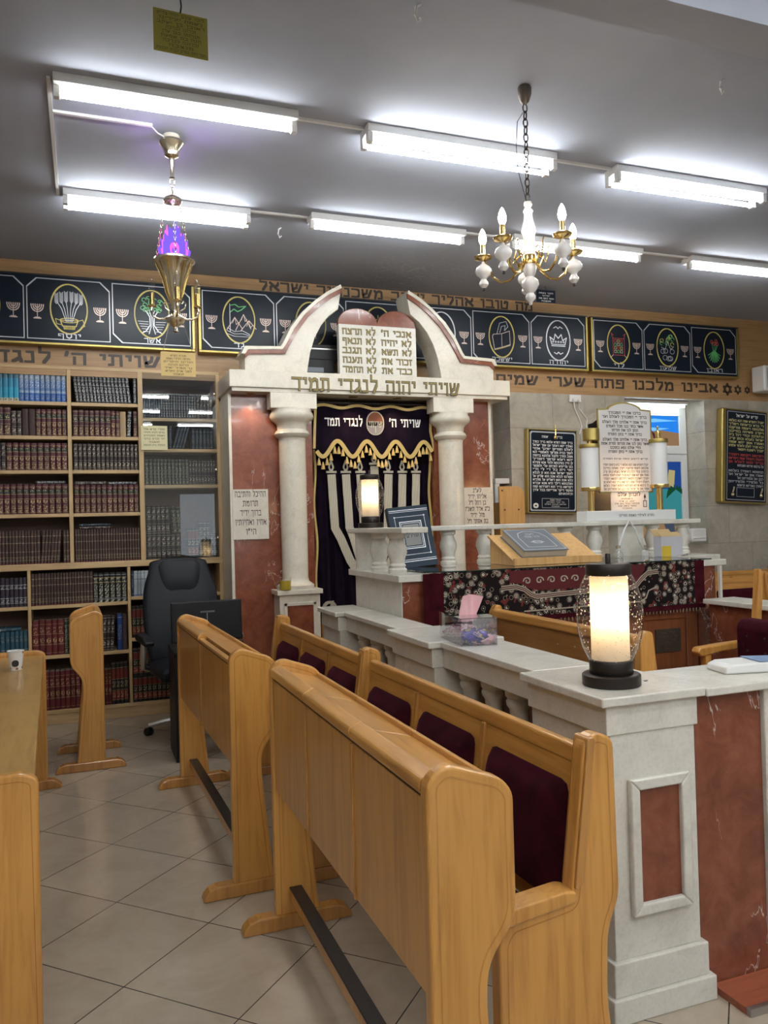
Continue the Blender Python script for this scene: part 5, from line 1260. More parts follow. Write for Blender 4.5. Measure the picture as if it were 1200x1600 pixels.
def rugsheet(x0, x1, z0, z1, y, wob=.006, n=60):
    vs = []; fs = []
    for i in range(n+1):
        x = x0+(x1-x0)*i/n; w = wob*math.sin(x*7)
        for z, ww in ((z1, 0), ((z0+z1)/2, .6), (z0, 1)): vs.append((x, y+w*ww-.004*ww, z))
    for i in range(n):
        for k in range(2): a = i*3+k; fs.append((a, a+1, a+4, a+3))
    return vs, fs
RY = TY-.046
vs, fs = rugsheet(1.93, 3.74, .925, TZ+.002, RY); MB().add(vs, fs, 0, True).build('woven_field', M['rug'], rg)
for x0, x1 in ((1.80, 1.93), (3.74, 3.82)):
    vs, fs = rugsheet(x0, x1, .93 if x0 > 2 else .86, TZ+.002, RY, n=12); MB().add(vs, fs, 0, True).build('plain_plush_end', M['plush'], rg)
vs, fs = rugsheet(1.93, 3.82, .895, .925, RY-.004); MB().add(vs, fs, 0, True).build('plain_plush_hem', M['plush'], rg)
MB().box(1.86, 3.80, RY+.001, 4.90, TZ+.0005, TZ+.004).build('top_fold', M['rug'], rg)
y_r = RY-.008
for off, w, mt in ((0, .030, 'cream_wool'), (-.004, .016, 'red_wool'), (.0, .005, 'cream_wool')):
    pts = [(2.30, 1.10+.0), (2.40, 1.105), (2.46, 1.085), (2.50, 1.055), (2.54, 1.04), (2.95, 1.055), (3.22, 1.055), (3.27, 1.07), (3.31, 1.11), (3.36, 1.145), (3.44, 1.15)]
    MB().strip([(x, z) for x, z in pts], w, y_r-.0008*(3-w*60), .002).build('border_stripe', M[mt], rg)
MB().prism([(2.36, 1.20), (2.36, 1.13), (2.44, 1.12), (2.52, 1.075), (3.22, 1.075), (3.28, 1.09), (3.34, 1.165), (3.34, 1.20)], y_r+.003, y_r+.0045, 'y').build('red_field', M['red_wool'], rg)
b = MB()
for k in range(9):
    x = 2.48+.085*k; s_ = 1 if k % 2 else -1
    b.stroke([(x+.028*(1-i/16)*math.cos(2.2*PI*i/12)*s_, 1.135+.024*(1-i/16)*math.sin(2.2*PI*i/12)) for i in range(13)], .006, y_r+.003, .0012)
b.build('scroll_pattern', M['cream_wool'], rg)
MB().strip([(2.45, .955), (3.30, .965), (3.34, .985), (3.36, 1.03), (3.42, 1.05)], .008, y_r-.002, .002).build('border_stripe', M['cream_wool'], rg)
b = MB()
for k in range(70):
    x = 1.94+.0265*k; b.stroke([(x, .897), (x+random.uniform(-.004, .004), .878)], .004, RY-.004, .003)
b.build('fringe', M['cream_wool'], rg)

# ------------------------------------------------------------------ table lamps
M['seeded'] = glass('seeded_glass', (.99, .97, .95), 1.4, .0, 1.45, True)
M['frost'] = translucent('frosted_cylinder', (.74, .70, .64), .6)
M['lampbulb'] = emis('warm_bulb', (1.0, .72, .38), LAMP_POWER)
def table_lamp(x, y, z, s, label):
    t = thing('table_lamp', label, 'lamp', (x, y, z), 0, 'round glass table lamps')
    def L(prof, n=36, cap=True):
        b = MB(); b.M = Matrix.Scale(s, 4); return b.lathe(prof, 0, 0, 0, n, 0, cap)
    L([(.094, .0005), (.098, .004), (.098, .036), (.093, .040), (.072, .041)]).build('base', M['bronze'], t, True)
    L([(.071, .041), (.073, .044), (.073, .084), (.070, .088)]).build('collar', M['bronze'], t, True)
    L([(.073, .086), (.094, .13), (.108, .185), (.1125, .24), (.108, .295), (.093, .345), (.075, .380)], 40, False).build('seeded_glass_globe', M['seeded'], t, True)
    sh = L([(.064, .086), (.064, .375)], 36, False).build('frosted_cylinder', M['frost'], t, True)
    b = MB(); b.M = Matrix.Scale(s, 4); b.ball((0, 0, .255), (.026, .026, .036), 0, 14, 10).build('bulb', M['lampbulb'], sh, True)
    L([(.012, .088), (.012, .22)]).build('socket', M['plastic'], sh, True)
    L([(.074, .374), (.076, .378), (.076, .410), (.073, .414)]).build('cap', M['bronze'], t, True)
    L([(.009, .414), (.009, .445), (.007, .448)], 14).build('finial', M['bronze'], t, True)
    return t
table_lamp(1.573, 2.168, RZT, .94, 'lit globe lamp with bronze base on the near railing pier')
table_lamp(1.742, 4.93, 1.478, .84, 'smaller lit globe lamp on rail in front of the ark curtain')

# tissue box on the railing
tb_ = thing('tissue_box', 'clear plastic tissue box with pink tissue standing on the marble railing', 'tissue box', (1.600, 3.26, RZT), math.radians(-8))
M['acrylic'] = glass('clear_acrylic', (.93, .93, .95), 1.8)
w_, l_, h_ = .082, .165, .118
for bx_ in ((-w_, -w_+.003, -l_, l_, 0, h_), (w_-.003, w_, -l_, l_, 0, h_), (-w_+.003, w_-.003, -l_, -l_+.003, 0, h_), (-w_+.003, w_-.003, l_-.003, l_, 0, h_), (-w_+.003, w_-.003, -l_+.003, l_-.003, 0, .003)):
    MB().box(*bx_).build('acrylic_wall', M['acrylic'], tb_, True)
MB().box(-w_-.002, w_+.002, -l_-.002, -.03, h_, h_+.003).box(-w_-.002, w_+.002, .03, l_+.002, h_, h_+.003).box(-w_-.002, -.045, -.03, .03, h_, h_+.003).box(.045, w_+.002, -.03, .03, h_, h_+.003).build('acrylic_lid', M['acrylic'], tb_, True)
M['tissue'] = plain('pink_tissue', (.72, .42, .44), .9)
vs = []; fs = []
for i in range(9):
    for k in range(6):
        u = i/8; v = k/5
        vs.append((-.05+.10*u*(.75+.25*v)+.03*v, .012*math.sin(u*9+v*2)-.02+.05*v*math.sin(u*2.5), h_-.03+.12*v-.018*v*abs(u-.35)))
for i in range(8):
    for k in range(5): a = i*6+k; fs.append((a, a+6, a+7, a+1))
MB().add(vs, fs, 0, True).build('pink_tissue', M['tissue'], tb_, True)
def wrapmat(name, cols):
    m, nt, b = newmat(name)
    n = N(nt, 'ShaderNodeTexNoise', i_Scale=22, i_Detail=3, i_Distortion=1.5); nt.links.new(coords(nt), n.inputs['Vector'])
    nt.links.new(ramp(nt, n.outputs[0], [(.30+.09*i, c) for i, c in enumerate(cols)], 'CONSTANT'), b.inputs['Base Color']); b.inputs['Roughness'].default_value = .25; return m
def pillow(cx, cy, cz, sx, sy, sz, mat, rz):
    b = MB(); b.M = Matrix.Translation((cx, cy, cz)) @ Matrix.Rotation(rz, 4, 'Z')
    vs = []; fs = []
    for s_ in (1, -1):
        for i in range(11):
            for k in range(11):
                u = i/5-1; v = k/5-1
                t_ = (1-u**4)*(1-v**4)
                vs.append((u*sx, v*sy, s_*sz*t_**.6+.006*math.sin(u*7+v*5)))
    for o in (0, 121):
        for i in range(10):
            for k in range(10): a = o+i*11+k; fs.append((a, a+11, a+12, a+1))
    b.add(vs, fs, 0, True); return b.build('wrapped_pack', mat, tb_, True)
pillow(-.01, .07, .035, .06, .07, .028, wrapmat('rose_wrapper', [(.55, .30, .33), (.35, .10, .16), (.60, .48, .45), (.22, .06, .10), (.55, .35, .34)]), .4)
pillow(.01, -.07, .032, .062, .075, .027, wrapmat('violet_wrapper', [(.06, .05, .28), (.10, .06, .40), (.04, .04, .20), (.50, .40, .10), (.08, .06, .34)]), -.3)
pillow(.035, -.115, .02, .035, .045, .018, M['tissue'], .9)
# parcel on the right slab
cp_ = thing('wet_wipes_pack', 'white and blue soft pack lying on the slab at right edge', 'pack', (2.24, 2.16, .96))
b = MB(); b.M = Matrix.Translation((2.19, 2.165, .9605)) @ Matrix.Rotation(math.radians(-12), 4, 'Z')
b.prism([(-.17, 0), (-.165, .022), (-.14, .032), (.0, .036), (.13, .030), (.15, .015), (.15, 0)], -.06, .06, 'y', 0); b.build('soft_pack', M['plastic'], cp_, bevel=.006)
b = MB(); b.M = Matrix.Translation((2.19, 2.165, .9615)) @ Matrix.Rotation(math.radians(-12), 4, 'Z')
b.prism([(-.04, .0362), (.13, .0315), (.13, .033), (-.04, .0377)], -.058, .058, 'y'); b.build('blue_print', plain('pale_blue_print', (.20, .30, .48), .35), cp_)
# pebble on the pier
tag(MB().ball((1.70, 2.16, RZT+.003), (.008, .006, .0035)).build('pebble', M['steel']), 'tiny grey pebble on the pier slab beside the near globe lamp', 'pebble')

# ------------------------------------------------------------------ on the reading table
GZ = TZ+.012
bb = thing('blue_book', 'large navy blue book with silver frame leaning upright on the glass top', 'book', (2.03, 4.86, GZ))
bm = Matrix.Translation((2.02, 4.80, GZ+.001)) @ Matrix.Rotation(math.radians(-4.5), 4, 'Y') @ Matrix.Rotation(math.radians(-14), 4, 'X')
def BB(): 
    b = MB(); b.M = bm; return b
M['navybook'] = plain('navy_cover', (.008, .022, .040), .45, spec=.3)
BB().box(-.142, .142, 0, .006, 0, .41).build('front_cover', M['navybook'], bb, bevel=.002)
BB().box(-.138, .136, .006, .040, .004, .405).build('page_block', PAGE, bb)
BB().box(-.142, .142, .040, .046, 0, .41).build('back_cover', M['navybook'], bb, bevel=.002)
BB().box(-.146, -.138, 0, .046, 0, .41).build('spine', M['navybook'], bb, bevel=.002)
b = BB()
for z, w in ((.385, .005), (.374, .003), (.040, .005), (.052, .003)): b.stroke([(-.135, z), (.135, z)], w, -.0003, .0006)
b.stroke([(-.105, .085), (.105, .085), (.105, .34), (-.105, .34)], .0025, -.0003, .0006, closed=True)
for q in (-.105, .105):
    for z in (.085, .34): b.stroke(ell(q, z, .002, .002, 6), .006, -.0003, .0008)
b.stroke([(-.075, .125), (.075, .125), (.075, .305), (-.075, .305)], .006, -.0003, .0006, closed=True); b.stroke([(-.064, .136), (.064, .136), (.064, .294), (-.064, .294)], .003, -.0003, .0006, closed=True)
b.build('silver_border', M['silverline'], bb)
BB().box(-.055, .055, -.0012, 0, .145, .285).build('grey_title_field', plain('grey_leather', (.20, .20, .19), .6), bb)
BB().text('תהילים', 0, .20, .028, -.0014, .0006, width=.085, bold=1.2).build('lettering', M['ink'], bb)
# sloping book stand with a large book
bs = thing('book_stand', 'sloping light wood book stand standing on the glass top', 'book stand', (2.75, 4.55, GZ))
th = math.atan2(.155, .33)
yb, zb0 = 4.42, GZ+.035
sm = Matrix.Translation((2.80, yb, zb0)) @ Matrix.Rotation(th, 4, 'X')
b = MB(); b.M = sm; b.box(-.30, .34, 0, .365, -.014, 0); b.build('sloping_board', M['pine'], bs, bevel=.002)
MB().box(2.50, 3.15, yb-.02, yb+.0, GZ+.0005, zb0+.012).build('front_lip', M['pine'], bs, bevel=.002)
for x in (2.53, 3.11):
    MB().prism([(yb, GZ+.001), (yb+.33, GZ+.001), (yb+.33, zb0+.135), (yb, zb0-.018)], x-.012, x+.012, 'x').build('side_cheek', M['pine'], bs)
MB().box(2.545, 3.095, yb+.30, yb+.32, GZ+.001, zb0+.118).build('back_board', M['pine'], bs)
lb = thing('prayer_book', 'thick navy book with painted-in glare and silver ornament lying on the book stand', 'book', (2.75, 4.55, zb0+.05))
lm = sm @ Matrix.Translation((-.06, .012, .001))
def LB():
    b = MB(); b.M = lm; return b
M['glarebook'] = plain('cover_with_glare', (.15, .165, .185), .3)  # cover colour lightened to grey-blue to stand in for glare
LB().box(-.165, .165, 0, .315, 0, .004).build('back_cover', M['glarebook'], lb); LB().box(-.158, .160, .006, .309, .004, .050).build('page_block', PAGE, lb, bevel=.004)
LB().box(-.165, .165, 0, .315, .050, .055).build('front_cover', M['glarebook'], lb, bevel=.001)
def flat_strokes(name, mat, items, parent, z):
    b = MB(); b.M = lm @ Matrix.Translation((0, 0, z)) @ Matrix(((1, 0, 0, 0), (0, 0, 1, 0), (0, -1, 0, 0), (0, 0, 0, 1))).inverted()
    for pts, w, cl in items: b.stroke(pts, w, 0, .0005, closed=cl)
    return b
def onface(items, mat, name, txt=()):
    b = MB(); b.M = lm @ Matrix.Translation((0, 0, .0552)) @ Matrix.Rotation(-PI/2, 4, 'X')
    for pts, w, cl in items: b.stroke(pts, w, 0, .0006, closed=cl)
    for (s_, x, z, h, wd) in txt: b.text(s_, x, z, h, 0, .0006, width=wd)
    return b.build(name, mat, lb)
onface([([(-.15, .015), (.15, .015), (.15, .30), (-.15, .30)], .004, True), ([(-.105, .05), (.105, .05), (.105, .19), (.08, .25), (.03, .275), (-.03, .275), (-.08, .25), (-.105, .19)], .005, True), (ell(0, .12, .035, .018, 14), .006, True), ([(-.05, .12), (.05, .12)], .006, False)], M['silverline'], 'silver_ornament', [('סדור תפלה', 0, .185, .022, .11), ('לשבת', 0, .225, .018, .06)])

# scroll shaped lit stand on the back rail
ss = thing('scroll_stand', 'lit scroll shaped stand with blessing text on the back rail of the reading table', 'stand', (3.82, 5.05, 1.478))
sy = 5.05
M['board'] = translucent('white_acrylic_board', (.80, .78, .76), .35)
def SXZ(px, py, y=sy): return W(px, py, y)
x0, z1 = SXZ(909, 799); x1, z0 = SXZ(1048, 810)
x1b = x1
MB().box(x0, x1, sy-.06, sy+.07, 1.4785, 1.555).build('base', M['plastic'], ss, bevel=.004)
MB().text('נתרם לעילוי נשמת הורינו', (x0+x1)/2+.04, 1.508, .016, sy-.0605, .0005, width=.32).build('lettering', M['ink'], ss)
pL, pR = SXZ(934, 700)[0], SXZ(1016, 700)[0]; zb_, zt_ = SXZ(975, 769)[1], SXZ(975, 630)[1]
cx_ = (pL+pR)/2; hw = (pR-pL)/2
out = [(pL, zb_), (pR, zb_), (pR, zt_-.055), (cx_+hw*.62, zt_-.05)]+[(cx_+hw*.62*math.cos(PI*i/12)*(1-.12*math.sin(PI*i/12)), zt_-.05+.05*math.sin(PI*i/12)) for i in range(1, 12)]+[(cx_-hw*.62, zt_-.05), (pL, zt_-.055)]
MB().prism(out, sy-.012, sy-.006, 'y').build('text_board', M['board'], ss)
b = MB(); P2 = out+[out[0]]; b.stroke(P2, .010, sy-.006, .008); b.build('gold_frame', M['gold_frame'], ss)
BL = [('ברכו את יי המבורך', .62), ('ברוך יי המבורך לעולם ועד', .84), ('', 0), ('ברוך אתה יי אלהינו מלך העולם', .84), ('אשר בחר בנו מכל העמים', .70), ('ונתן לנו את תורתו', .50), ('ברוך אתה יי נותן התורה', .64), ('', 0), ('ברוך אתה יי אלהינו מלך העולם', .84), ('אשר נתן לנו את תורתו תורת אמת', .90), ('וחיי עולם נטע בתוכנו', .58), ('ברוך אתה יי נותן התורה', .64)]
zz = zt_-.085
for s_, f_ in BL:
    if s_: MB().text(s_, cx_, zz, .017, sy-.0125, .0006, width=2*hw*f_, bold=1.3).build('lettering', M['ink'], ss); zz -= .0305
    else: zz -= .010
MB().text('קדיש דרבנן נוסח עדות המזרח', cx_, zz-.02, .010, sy-.0125, .0006, width=hw*1.7).build('lettering', M['ink'], ss); zz -= .062
for t_ in lines_of(KAD, 9): MB().text(t_, cx_, zz-.006, .0145, sy-.0125, .0006, width=hw*1.72, bold=1.1).build('lettering', M['brownink'], ss); zz -= .0262
for px, fz0, fz1, yy in ((922, 765, 698, sy+.03), (1029, 760, 690, sy-.03)):
    xx = W(px, 730, yy)[0]; za = W(px, fz0, yy)[1]; zb2 = W(px, fz1, yy)[1]; r = .066
    MB().lathe([(r, za), (r, zb2)], xx, yy, 0, 32).build('paper_roll', M['plastic'], ss)
    MB().lathe([(r+.008, za-.012), (r+.010, za), (r+.008, za+.015)], xx, yy, 0, 32).build('brass_band', M['gold'], ss)
    MB().lathe([(r+.008, zb2-.01), (r+.010, zb2), (r+.008, zb2+.018), (r-.01, zb2+.02)], xx, yy, 0, 32).build('brass_band', M['gold_frame'], ss)
    MB().lathe([(.024, 1.555), (.024, za-.012)], xx, yy, 0, 18).build('brass_post', M['gold'], ss)
    MB().lathe([(.02, zb2+.02), (.02, zb2+.07), (.008, zb2+.08), (.006, zb2+.10), (.012, zb2+.11), (0, zb2+.125)], xx, yy, 0, 14).build('brass_finial', M['gold'], ss)
xL = W(922, 690, sy+.03)[0]
MB().lathe([(.062, 2.085), (.062, 2.17), (.05, 2.175)], xL, sy+.015, 0, 24).build('brass_cylinder', M['gold_frame'], ss)
x0, z1 = SXZ(953, 768); x1, z0 = SXZ(1012, 799)
MB().box(x0, x1, sy-.016, sy-.008, 1.556, z1-.004).build('memorial_plate', M['board'], ss)
MB().text('לזכרון עולם', (x0+x1)/2-.01, z1-.036, .024, sy-.0165, .0006, width=(x1-x0)*.60, bold=1.2).build('lettering', M['ink'], ss)
for i, (s_, f_) in enumerate([('נשמת', .3), ('יעקב בן שרה', .42), ('מנוחתו כבוד בגן עדן', .66), ('נפטר בשם טוב', .5), ('תנצבה', .26)]): MB().text(s_, (x0+x1)/2-.03, z1-.062-.018*i, .0095, sy-.0165, .0006, width=(x1-x0)*f_).build('lettering', M['ink'], ss)
b = MB(); b.stroke([(x1-.05, 1.58), (x1-.022, 1.58), (x1-.022, 1.625), (x1-.05, 1.625)], .005, sy-.0165, .0006, closed=True); b.stroke([(x1-.036, 1.625), (x1-.036, 1.64)], .004, sy-.0165, .0006); b.prism([(x1-.036, 1.64), (x1-.026, 1.655), (x1-.036, 1.68), (x1-.046, 1.655)], sy-.018, sy-.0165, 'y'); b.build('printed_candle', M['ink'], ss)
l = bpy.data.lights.new('stand_lamp', 'POINT'); l.energy = 7; l.color = (1, .60, .28); l.shadow_soft_size = .03
lo_ = bpy.data.objects.new('stand_lamp', l); COL.objects.link(lo_); lo_.location = (cx_, sy+.07, zb_+.06)
dk = thing('dark_back_plate', 'small dark arched plate behind the left roll of the scroll stand', 'plate', (xL, sy+.15, 2.2))
kx0, kz1 = W(912, 650, sy+.14); kx1, kz0 = W(936, 690, sy+.14)
MB().prism([(kx0, 1.479), (kx0, kz1-.07), (kx0+.04, kz1-.06), (kx1, kz1), (kx1+.1, kz1+.02), (kx1+.1, 1.479)], sy+.082, sy+.089, 'y').build('plate', M['black'], dk)
# cables, plug, carton, bottle and small things on the glass
cb = thing('white_cable', 'white cable with plug hanging from the scroll stand over the back rail', 'cable', (3.7, 4.95, 1.3))
for pts in ([(983, 812), (975, 830), (968, 850), (966, 866)], [(983, 812), (994, 830), (1000, 850), (1008, 862)]):
    MB().tube([(lambda q: (q[0], 4.935, q[1]))(W(a_, c_, 4.935)) for a_, c_ in pts], .006, 6).build('cable', M['plastic'], cb)
q = W(1008, 864, 4.935); MB().box(q[0]-.018, q[0]+.022, 4.92, 4.95, q[1]-.03, q[1]+.02).build('plug', M['plastic'], cb, bevel=.005)
fb = thing('glass_bottle', 'small clear glass bottle on the glass top below the white cable', 'bottle', (3.62, 4.80, GZ))
x, z = W(966, 868, 4.7); MB().lathe([(.030, 0), (.034, .01), (.034, .035), (.02, .05), (.014, .06), (.016, .075)], x, 4.7, GZ+.0005, 18, 0, True).build('body', M['clear'], fb); MB().lathe([(.017, .07), (.017, .088), (0, .09)], x, 4.7, GZ, 14).build('stopper', M['pale_brass'], fb)
cr = thing('yellow_carton', 'open white and yellow cardboard carton on right end of glass top', 'carton', (4.0, 4.75, GZ))
x0, _ = W(1034, 870, 4.62); x1, _ = W(1067, 870, 4.62)
M['carton'] = plain('pale_carton', (.46, .45, .48), .5); M['cartontop'] = plain('brown_cardboard', (.40, .28, .13), .8)
kz = W(1050, 838, 4.62)[1]
for bx_ in ((x0, x1, 4.62, 4.624, GZ+.001, kz), (x0, x1, 4.70, 4.704, GZ+.001, kz), (x0, x0+.004, 4.624, 4.70, GZ+.001, kz), (x1-.004, x1, 4.624, 4.70, GZ+.001, kz)): MB().box(*bx_).build('carton_wall', M['carton'], cr)
MB().box(x0+.004, x0+(x1-x0)*.45, 4.6188, 4.62, GZ+.001, GZ+.075).build('yellow_print', plain('yellow_print', (.60, .42, .03), .5), cr)
MB().prism([(4.70, kz), (4.75, kz+.05), (4.754, kz+.05), (4.704, kz)], x0+.01, x1-.01, 'x').build('open_flap', M['cartontop'], cr)
MB().prism([(4.62, kz), (4.66, kz+.03), (4.664, kz+.03), (4.624, kz)], x0+.005, x1-.005, 'x').build('open_flap', M['cartontop'], cr)
kx = W(1080, 872, 4.55)[0]
ky = thing('key_bunch', 'bunch of dark keys at the right end of the glass top', 'keys', (kx, 4.55, GZ))
for i in range(6):
    a = i*1.1; b = MB(); b.M = Matrix.Translation((kx-.12+.01*i, 4.50, GZ+.006+.003*i)) @ Matrix.Rotation(a, 4, 'Z'); b.box(0, .05, -.004, .004, -.001, .001); b.lathe([(.012, -.001), (.012, .001)], 0, 0, 0, 12); b.build('key', M['steel'], ky)
b = MB(); b.tube([(kx-.09+.018*math.cos(t), 4.50+.018*math.sin(t), GZ+.012) for t in [2*PI*k/14 for k in range(14)]], .002, 5, 0, True); b.build('key_ring', M['steel'], ky)

# ------------------------------------------------------------------ pews: reading desks and seats
def round_poly(pts, r, n=4):
    """corners given with a radius are rounded: pts of (x, z) or (x, z, radius)"""
    out = []
    N_ = len(pts)
    for i, p in enumerate(pts):
        rr = p[2] if len(p) > 2 else r
        a = Vector(pts[i-1][:2]); b_ = Vector(p[:2]); c_ = Vector(pts[(i+1) % N_][:2])
        if rr <= 0: out.append(tuple(b_)); continue
        u = (a-b_).normalized(); v = (c_-b_).normalized(); d = min(rr, (a-b_).length*.48, (c_-b_).length*.48)
        p0 = b_+u*d; p2 = b_+v*d
        for k in range(n+1):
            t = k/n; out.append(tuple(p0*(1-t)**2+b_*2*t*(1-t)+p2*t*t))
    return out
def inset_path(pts, d):
    n = len(pts); out = []
    area = sum(pts[i][0]*pts[(i+1) % n][1]-pts[(i+1) % n][0]*pts[i][1] for i in range(n)); s = 1 if area > 0 else -1
    for i in range(n):
        a = Vector(pts[i-1]); b_ = Vector(pts[i]); c_ = Vector(pts[(i+1) % n])
        t = (c_-a).normalized(); out.append((b_.x-s*t.y*d, b_.y+s*t.x*d))
    return out
DESK_END = round_poly([(0, .05, 0), (0, .975, .035), (.045, 1.006, .03), (.172, .962, .03), (.2, .93, .03), (.2, .66, .05), (.132, .585, .05), (.125, .50, .06), (.168, .05, 0)], .03)
FOOT = [(-.125, 0), (-.125, .008), (-.118, .026), (-.10, .044), (-.07, .055), (.24, .055), (.27, .044), (.288, .026), (.295, .008), (.295, 0)]
def grooved_end(t, pts, y0, y1, mirror=1, name='end_board', both=True):
    P_ = [(mirror*x, z) for x, z in pts]
    e = MB().prism(P_, y0, y1, 'y').build(name, M['maple'], t, True, bevel=.007, seg=3)
    ins = inset_path(P_, .020)
    for yy, q in ((y0, -1), (y1, 1)):
        b = MB()
        I2 = inset_path(P_, .0235)
        n = len(ins); vs = [(x, yy+q*.0008, z) for x, z in ins]+[(x, yy+q*.0008, z) for x, z in I2]
        b.add(vs, [(i, (i+1) % n, (i+1) % n+n, i+n) for i in range(n)])
        b.build('edge_groove', M['rim'], e, True)
    return e
def make_desk(loc, rz, L, n, label, mirror=1, open_lid=None):
    t = thing('reading_desk', label, 'desk', loc, rz, 'long maple reading desks')
    m = mirror
    for y0 in (0, L-.036):
        grooved_end(t, DESK_END, y0, y0+.036, m)
        f = MB().prism([(m*x, z) for x, z in FOOT], y0-.012, y0+.048, 'y').build('foot', M['maple_long'] if False else M['rim'], t, True, bevel=.006)
    y0, y1 = .036, L-.036; sw = (y1-y0)/n
    def bx(name, x0, x1, ya, yb, z0, z1, mat='maple', parent=None, bev=.002):
        return MB().box(min(m*x0, m*x1), max(m*x0, m*x1), ya, yb, z0, z1).build(name, M[mat], parent or t, True, bevel=bev)
    bx('dark_slot', .012, .03, y0, y1, .925, .945, 'groove', bev=0)
    for i in range(n):
        a = y0+sw*i; e = a+sw
        bx('front_panel', .010, .026, a+.002, e-.002, .52, .928)
        if i: bx('joint_bead', .003, .014, a-.005, a+.005, .52, .928, 'rim', bev=.003)
        if open_lid is not None and i == open_lid: 
            bx('ledge_bar', .004, .03, a+.002, e-.002, .938, .955, bev=.004)
        else:
            MB().prism(round_poly([(m*.000, .938), (m*.000, .968), (m*.04, .985), (m*.044, .945)], .01), a+.0025, e-.0025, 'y').build('ledge_bar', M['maple_long'], t, True, bevel=.002)
        MB().prism([(m*.042, .940), (m*.042, .962), (m*.185, .925), (m*.185, .905)], a+.002, e-.002, 'y').build('desk_lid', M['maple_long'], t, True, bevel=.002)
        MB().prism(round_poly([(m*.178, .905), (m*.178, .942), (m*.196, .938), (m*.196, .905)], .006), a+.002, e-.002, 'y').build('lid_lip', M['maple_long'], t, True, bevel=.002)
    bx('shelf_board', .03, .185, y0, y1, .80, .818)
    bx('shelf_back', .18, .194, y0, y1, .82, .845)
    fr_ = bx('foot_rail', .055, .095, y0, y1, .10, .145, bev=.004)
    bx('dark_tread', .052, .10, y0, y1, .145, .152, 'bronze', fr_, bev=.002)
    return t
make_desk((.634, 1.50, 0), math.radians(.0), 1.50, 3, 'long maple reading desk in the foreground with three front panels')
make_desk((.536, 3.30, 0), math.radians(1.8), 1.56, 2, 'maple reading desk behind the foreground desk, in front of the dark monitor', 1, 0)
make_desk((.088, 5.40, 0), math.radians(1.0), .52, 1, 'short single maple reading desk in front of the bookcase', -1)

M['cushion_edge'] = M['burgundy']
PEW_END = round_poly([(0, .05, 0), (0, .50, .03), (.03, .54, .02), (.205, .56, .01), (.255, .945, .02), (.29, .965, .02), (.345, .945, .025), (.350, .545, .03), (.312, .47, .04), (.305, .30, .05), (.335, .05, 0)], .02)
def pew_cushion(t, ya, yb, z0, z1, xb, lean):
    """rounded upholstered back, leaning"""
    h = z1-z0; hw = (yb-ya)/2; yc = (ya+yb)/2; r = .05
    vs = []; fs = []; n = 12; m_ = 12
    for s_ in (0, 1):
        for i in range(n+1):
            for k in range(m_+1):
                u = i/n*2-1; v = k/m_*2-1
                f = ((1-abs(u)**6)*(1-abs(v)**6))**.5
                # squircle outline
                rr = .16
                uu, vv = u, v
                ex = max(0, abs(u)-(1-rr))/rr; ey = max(0, abs(v)-(1-rr))/rr
                if ex > 0 and ey > 0:
                    l_ = math.hypot(ex, ey); mx_ = max(ex, ey)
                    uu = math.copysign(1-rr+ex*mx_/l_*rr, u); vv = math.copysign(1-rr+ey*mx_/l_*rr, v)
                d = .042*f if s_ == 0 else 0
                z = z0+h*(vv+1)/2
                vs.append((xb+lean*(z-z0)-d, yc+uu*hw, z))
    q = (n+1)*(m_+1)
    for i in range(n):
        for k in range(m_):
            a = i*(m_+1)+k; fs.append((a, a+1, a+m_+2, a+m_+1))
    b = MB(); b.add(vs, fs, 0, True); return b.build('back_cushion', M['burgundy'], t, True)
def make_pew(loc, rz, L, n, label, group='maple pews with burgundy cushions', far_end=True):
    t = thing('pew', label, 'pew', loc, rz, group)
    for y0 in ((0, L-.045) if far_end else (0,)):
        grooved_end(t, PEW_END, y0, y0+.045)
        MB().prism(round_poly([(.0, .535), (.0, .565), (.02, .578), (.19, .592), (.215, .585), (.215, .56)], .01), y0-.012, y0+.057, 'y').build('armrest_cap', M['maple'], t, True, bevel=.006, seg=3)
        MB().prism(round_poly([(.212, .585), (.238, .60), (.285, .955), (.262, .955)], .012), y0-.008, y0+.053, 'y').build('post_edge', M['rim'], t, True, bevel=.006, seg=3)
        MB().prism([(x*1.05+.06, z) for x, z in FOOT], y0-.012, y0+.057, 'y').build('foot', M['rim'], t, True, bevel=.006)
    y0, y1 = .045, L-(.045 if far_end else 0); sw = (y1-y0)/n
    lean = .125
    MB().prism([(.232, .46), (.232+lean*.42, .88), (.250+lean*.42, .88), (.250, .46)], y0, y1, 'y').build('back_panel', M['maple_long'], t, True)
    MB().prism(round_poly([(.278, .865), (.283, .915), (.318, .912), (.308, .862)], .012), y0, y1, 'y').build('top_rail', M['maple_long'], t, True, bevel=.006, seg=3)
    MB().box(.03, .25, y0, y1, .40, .425).build('seat_board', M['maple'], t, True, bevel=.004)
    for i in range(n):
        a = y0+sw*i; e = a+sw
        if i: MB().prism([(.222, .47), (.222+lean*.40, .87), (.236+lean*.40, .87), (.236, .47)], a-.012, a+.012, 'y').build('stile', M['rim'], t, True, bevel=.004)
        pew_cushion(t, a+.05, e-.05, .50, .815, .234, lean)
        b = MB(); hw = (sw-.10)/2
        b.prism(round_poly([(.035, .427), (.02, .455), (.05, .475), (.21, .475), (.23, .455), (.225, .427)], .015), a+.05, e-.05, 'y', 0, True); b.build('seat_cushion', M['burgundy'], t, True, bevel=.012)
    return t
make_pew((.895, 1.70, 0), math.radians(1.3), 1.58, 3, 'maple pew with three burgundy cushions beside the near marble pier', far_end=False)
make_pew((.858, 3.305, 0), math.radians(1.3), 1.57, 3, 'maple pew with three burgundy cushions beyond the foreground pew')
wc = thing('wooden_chair', 'wooden chair with rounded post in front of the ark curtain, left of the far pier', 'chair', (1.80, 5.55, 0))
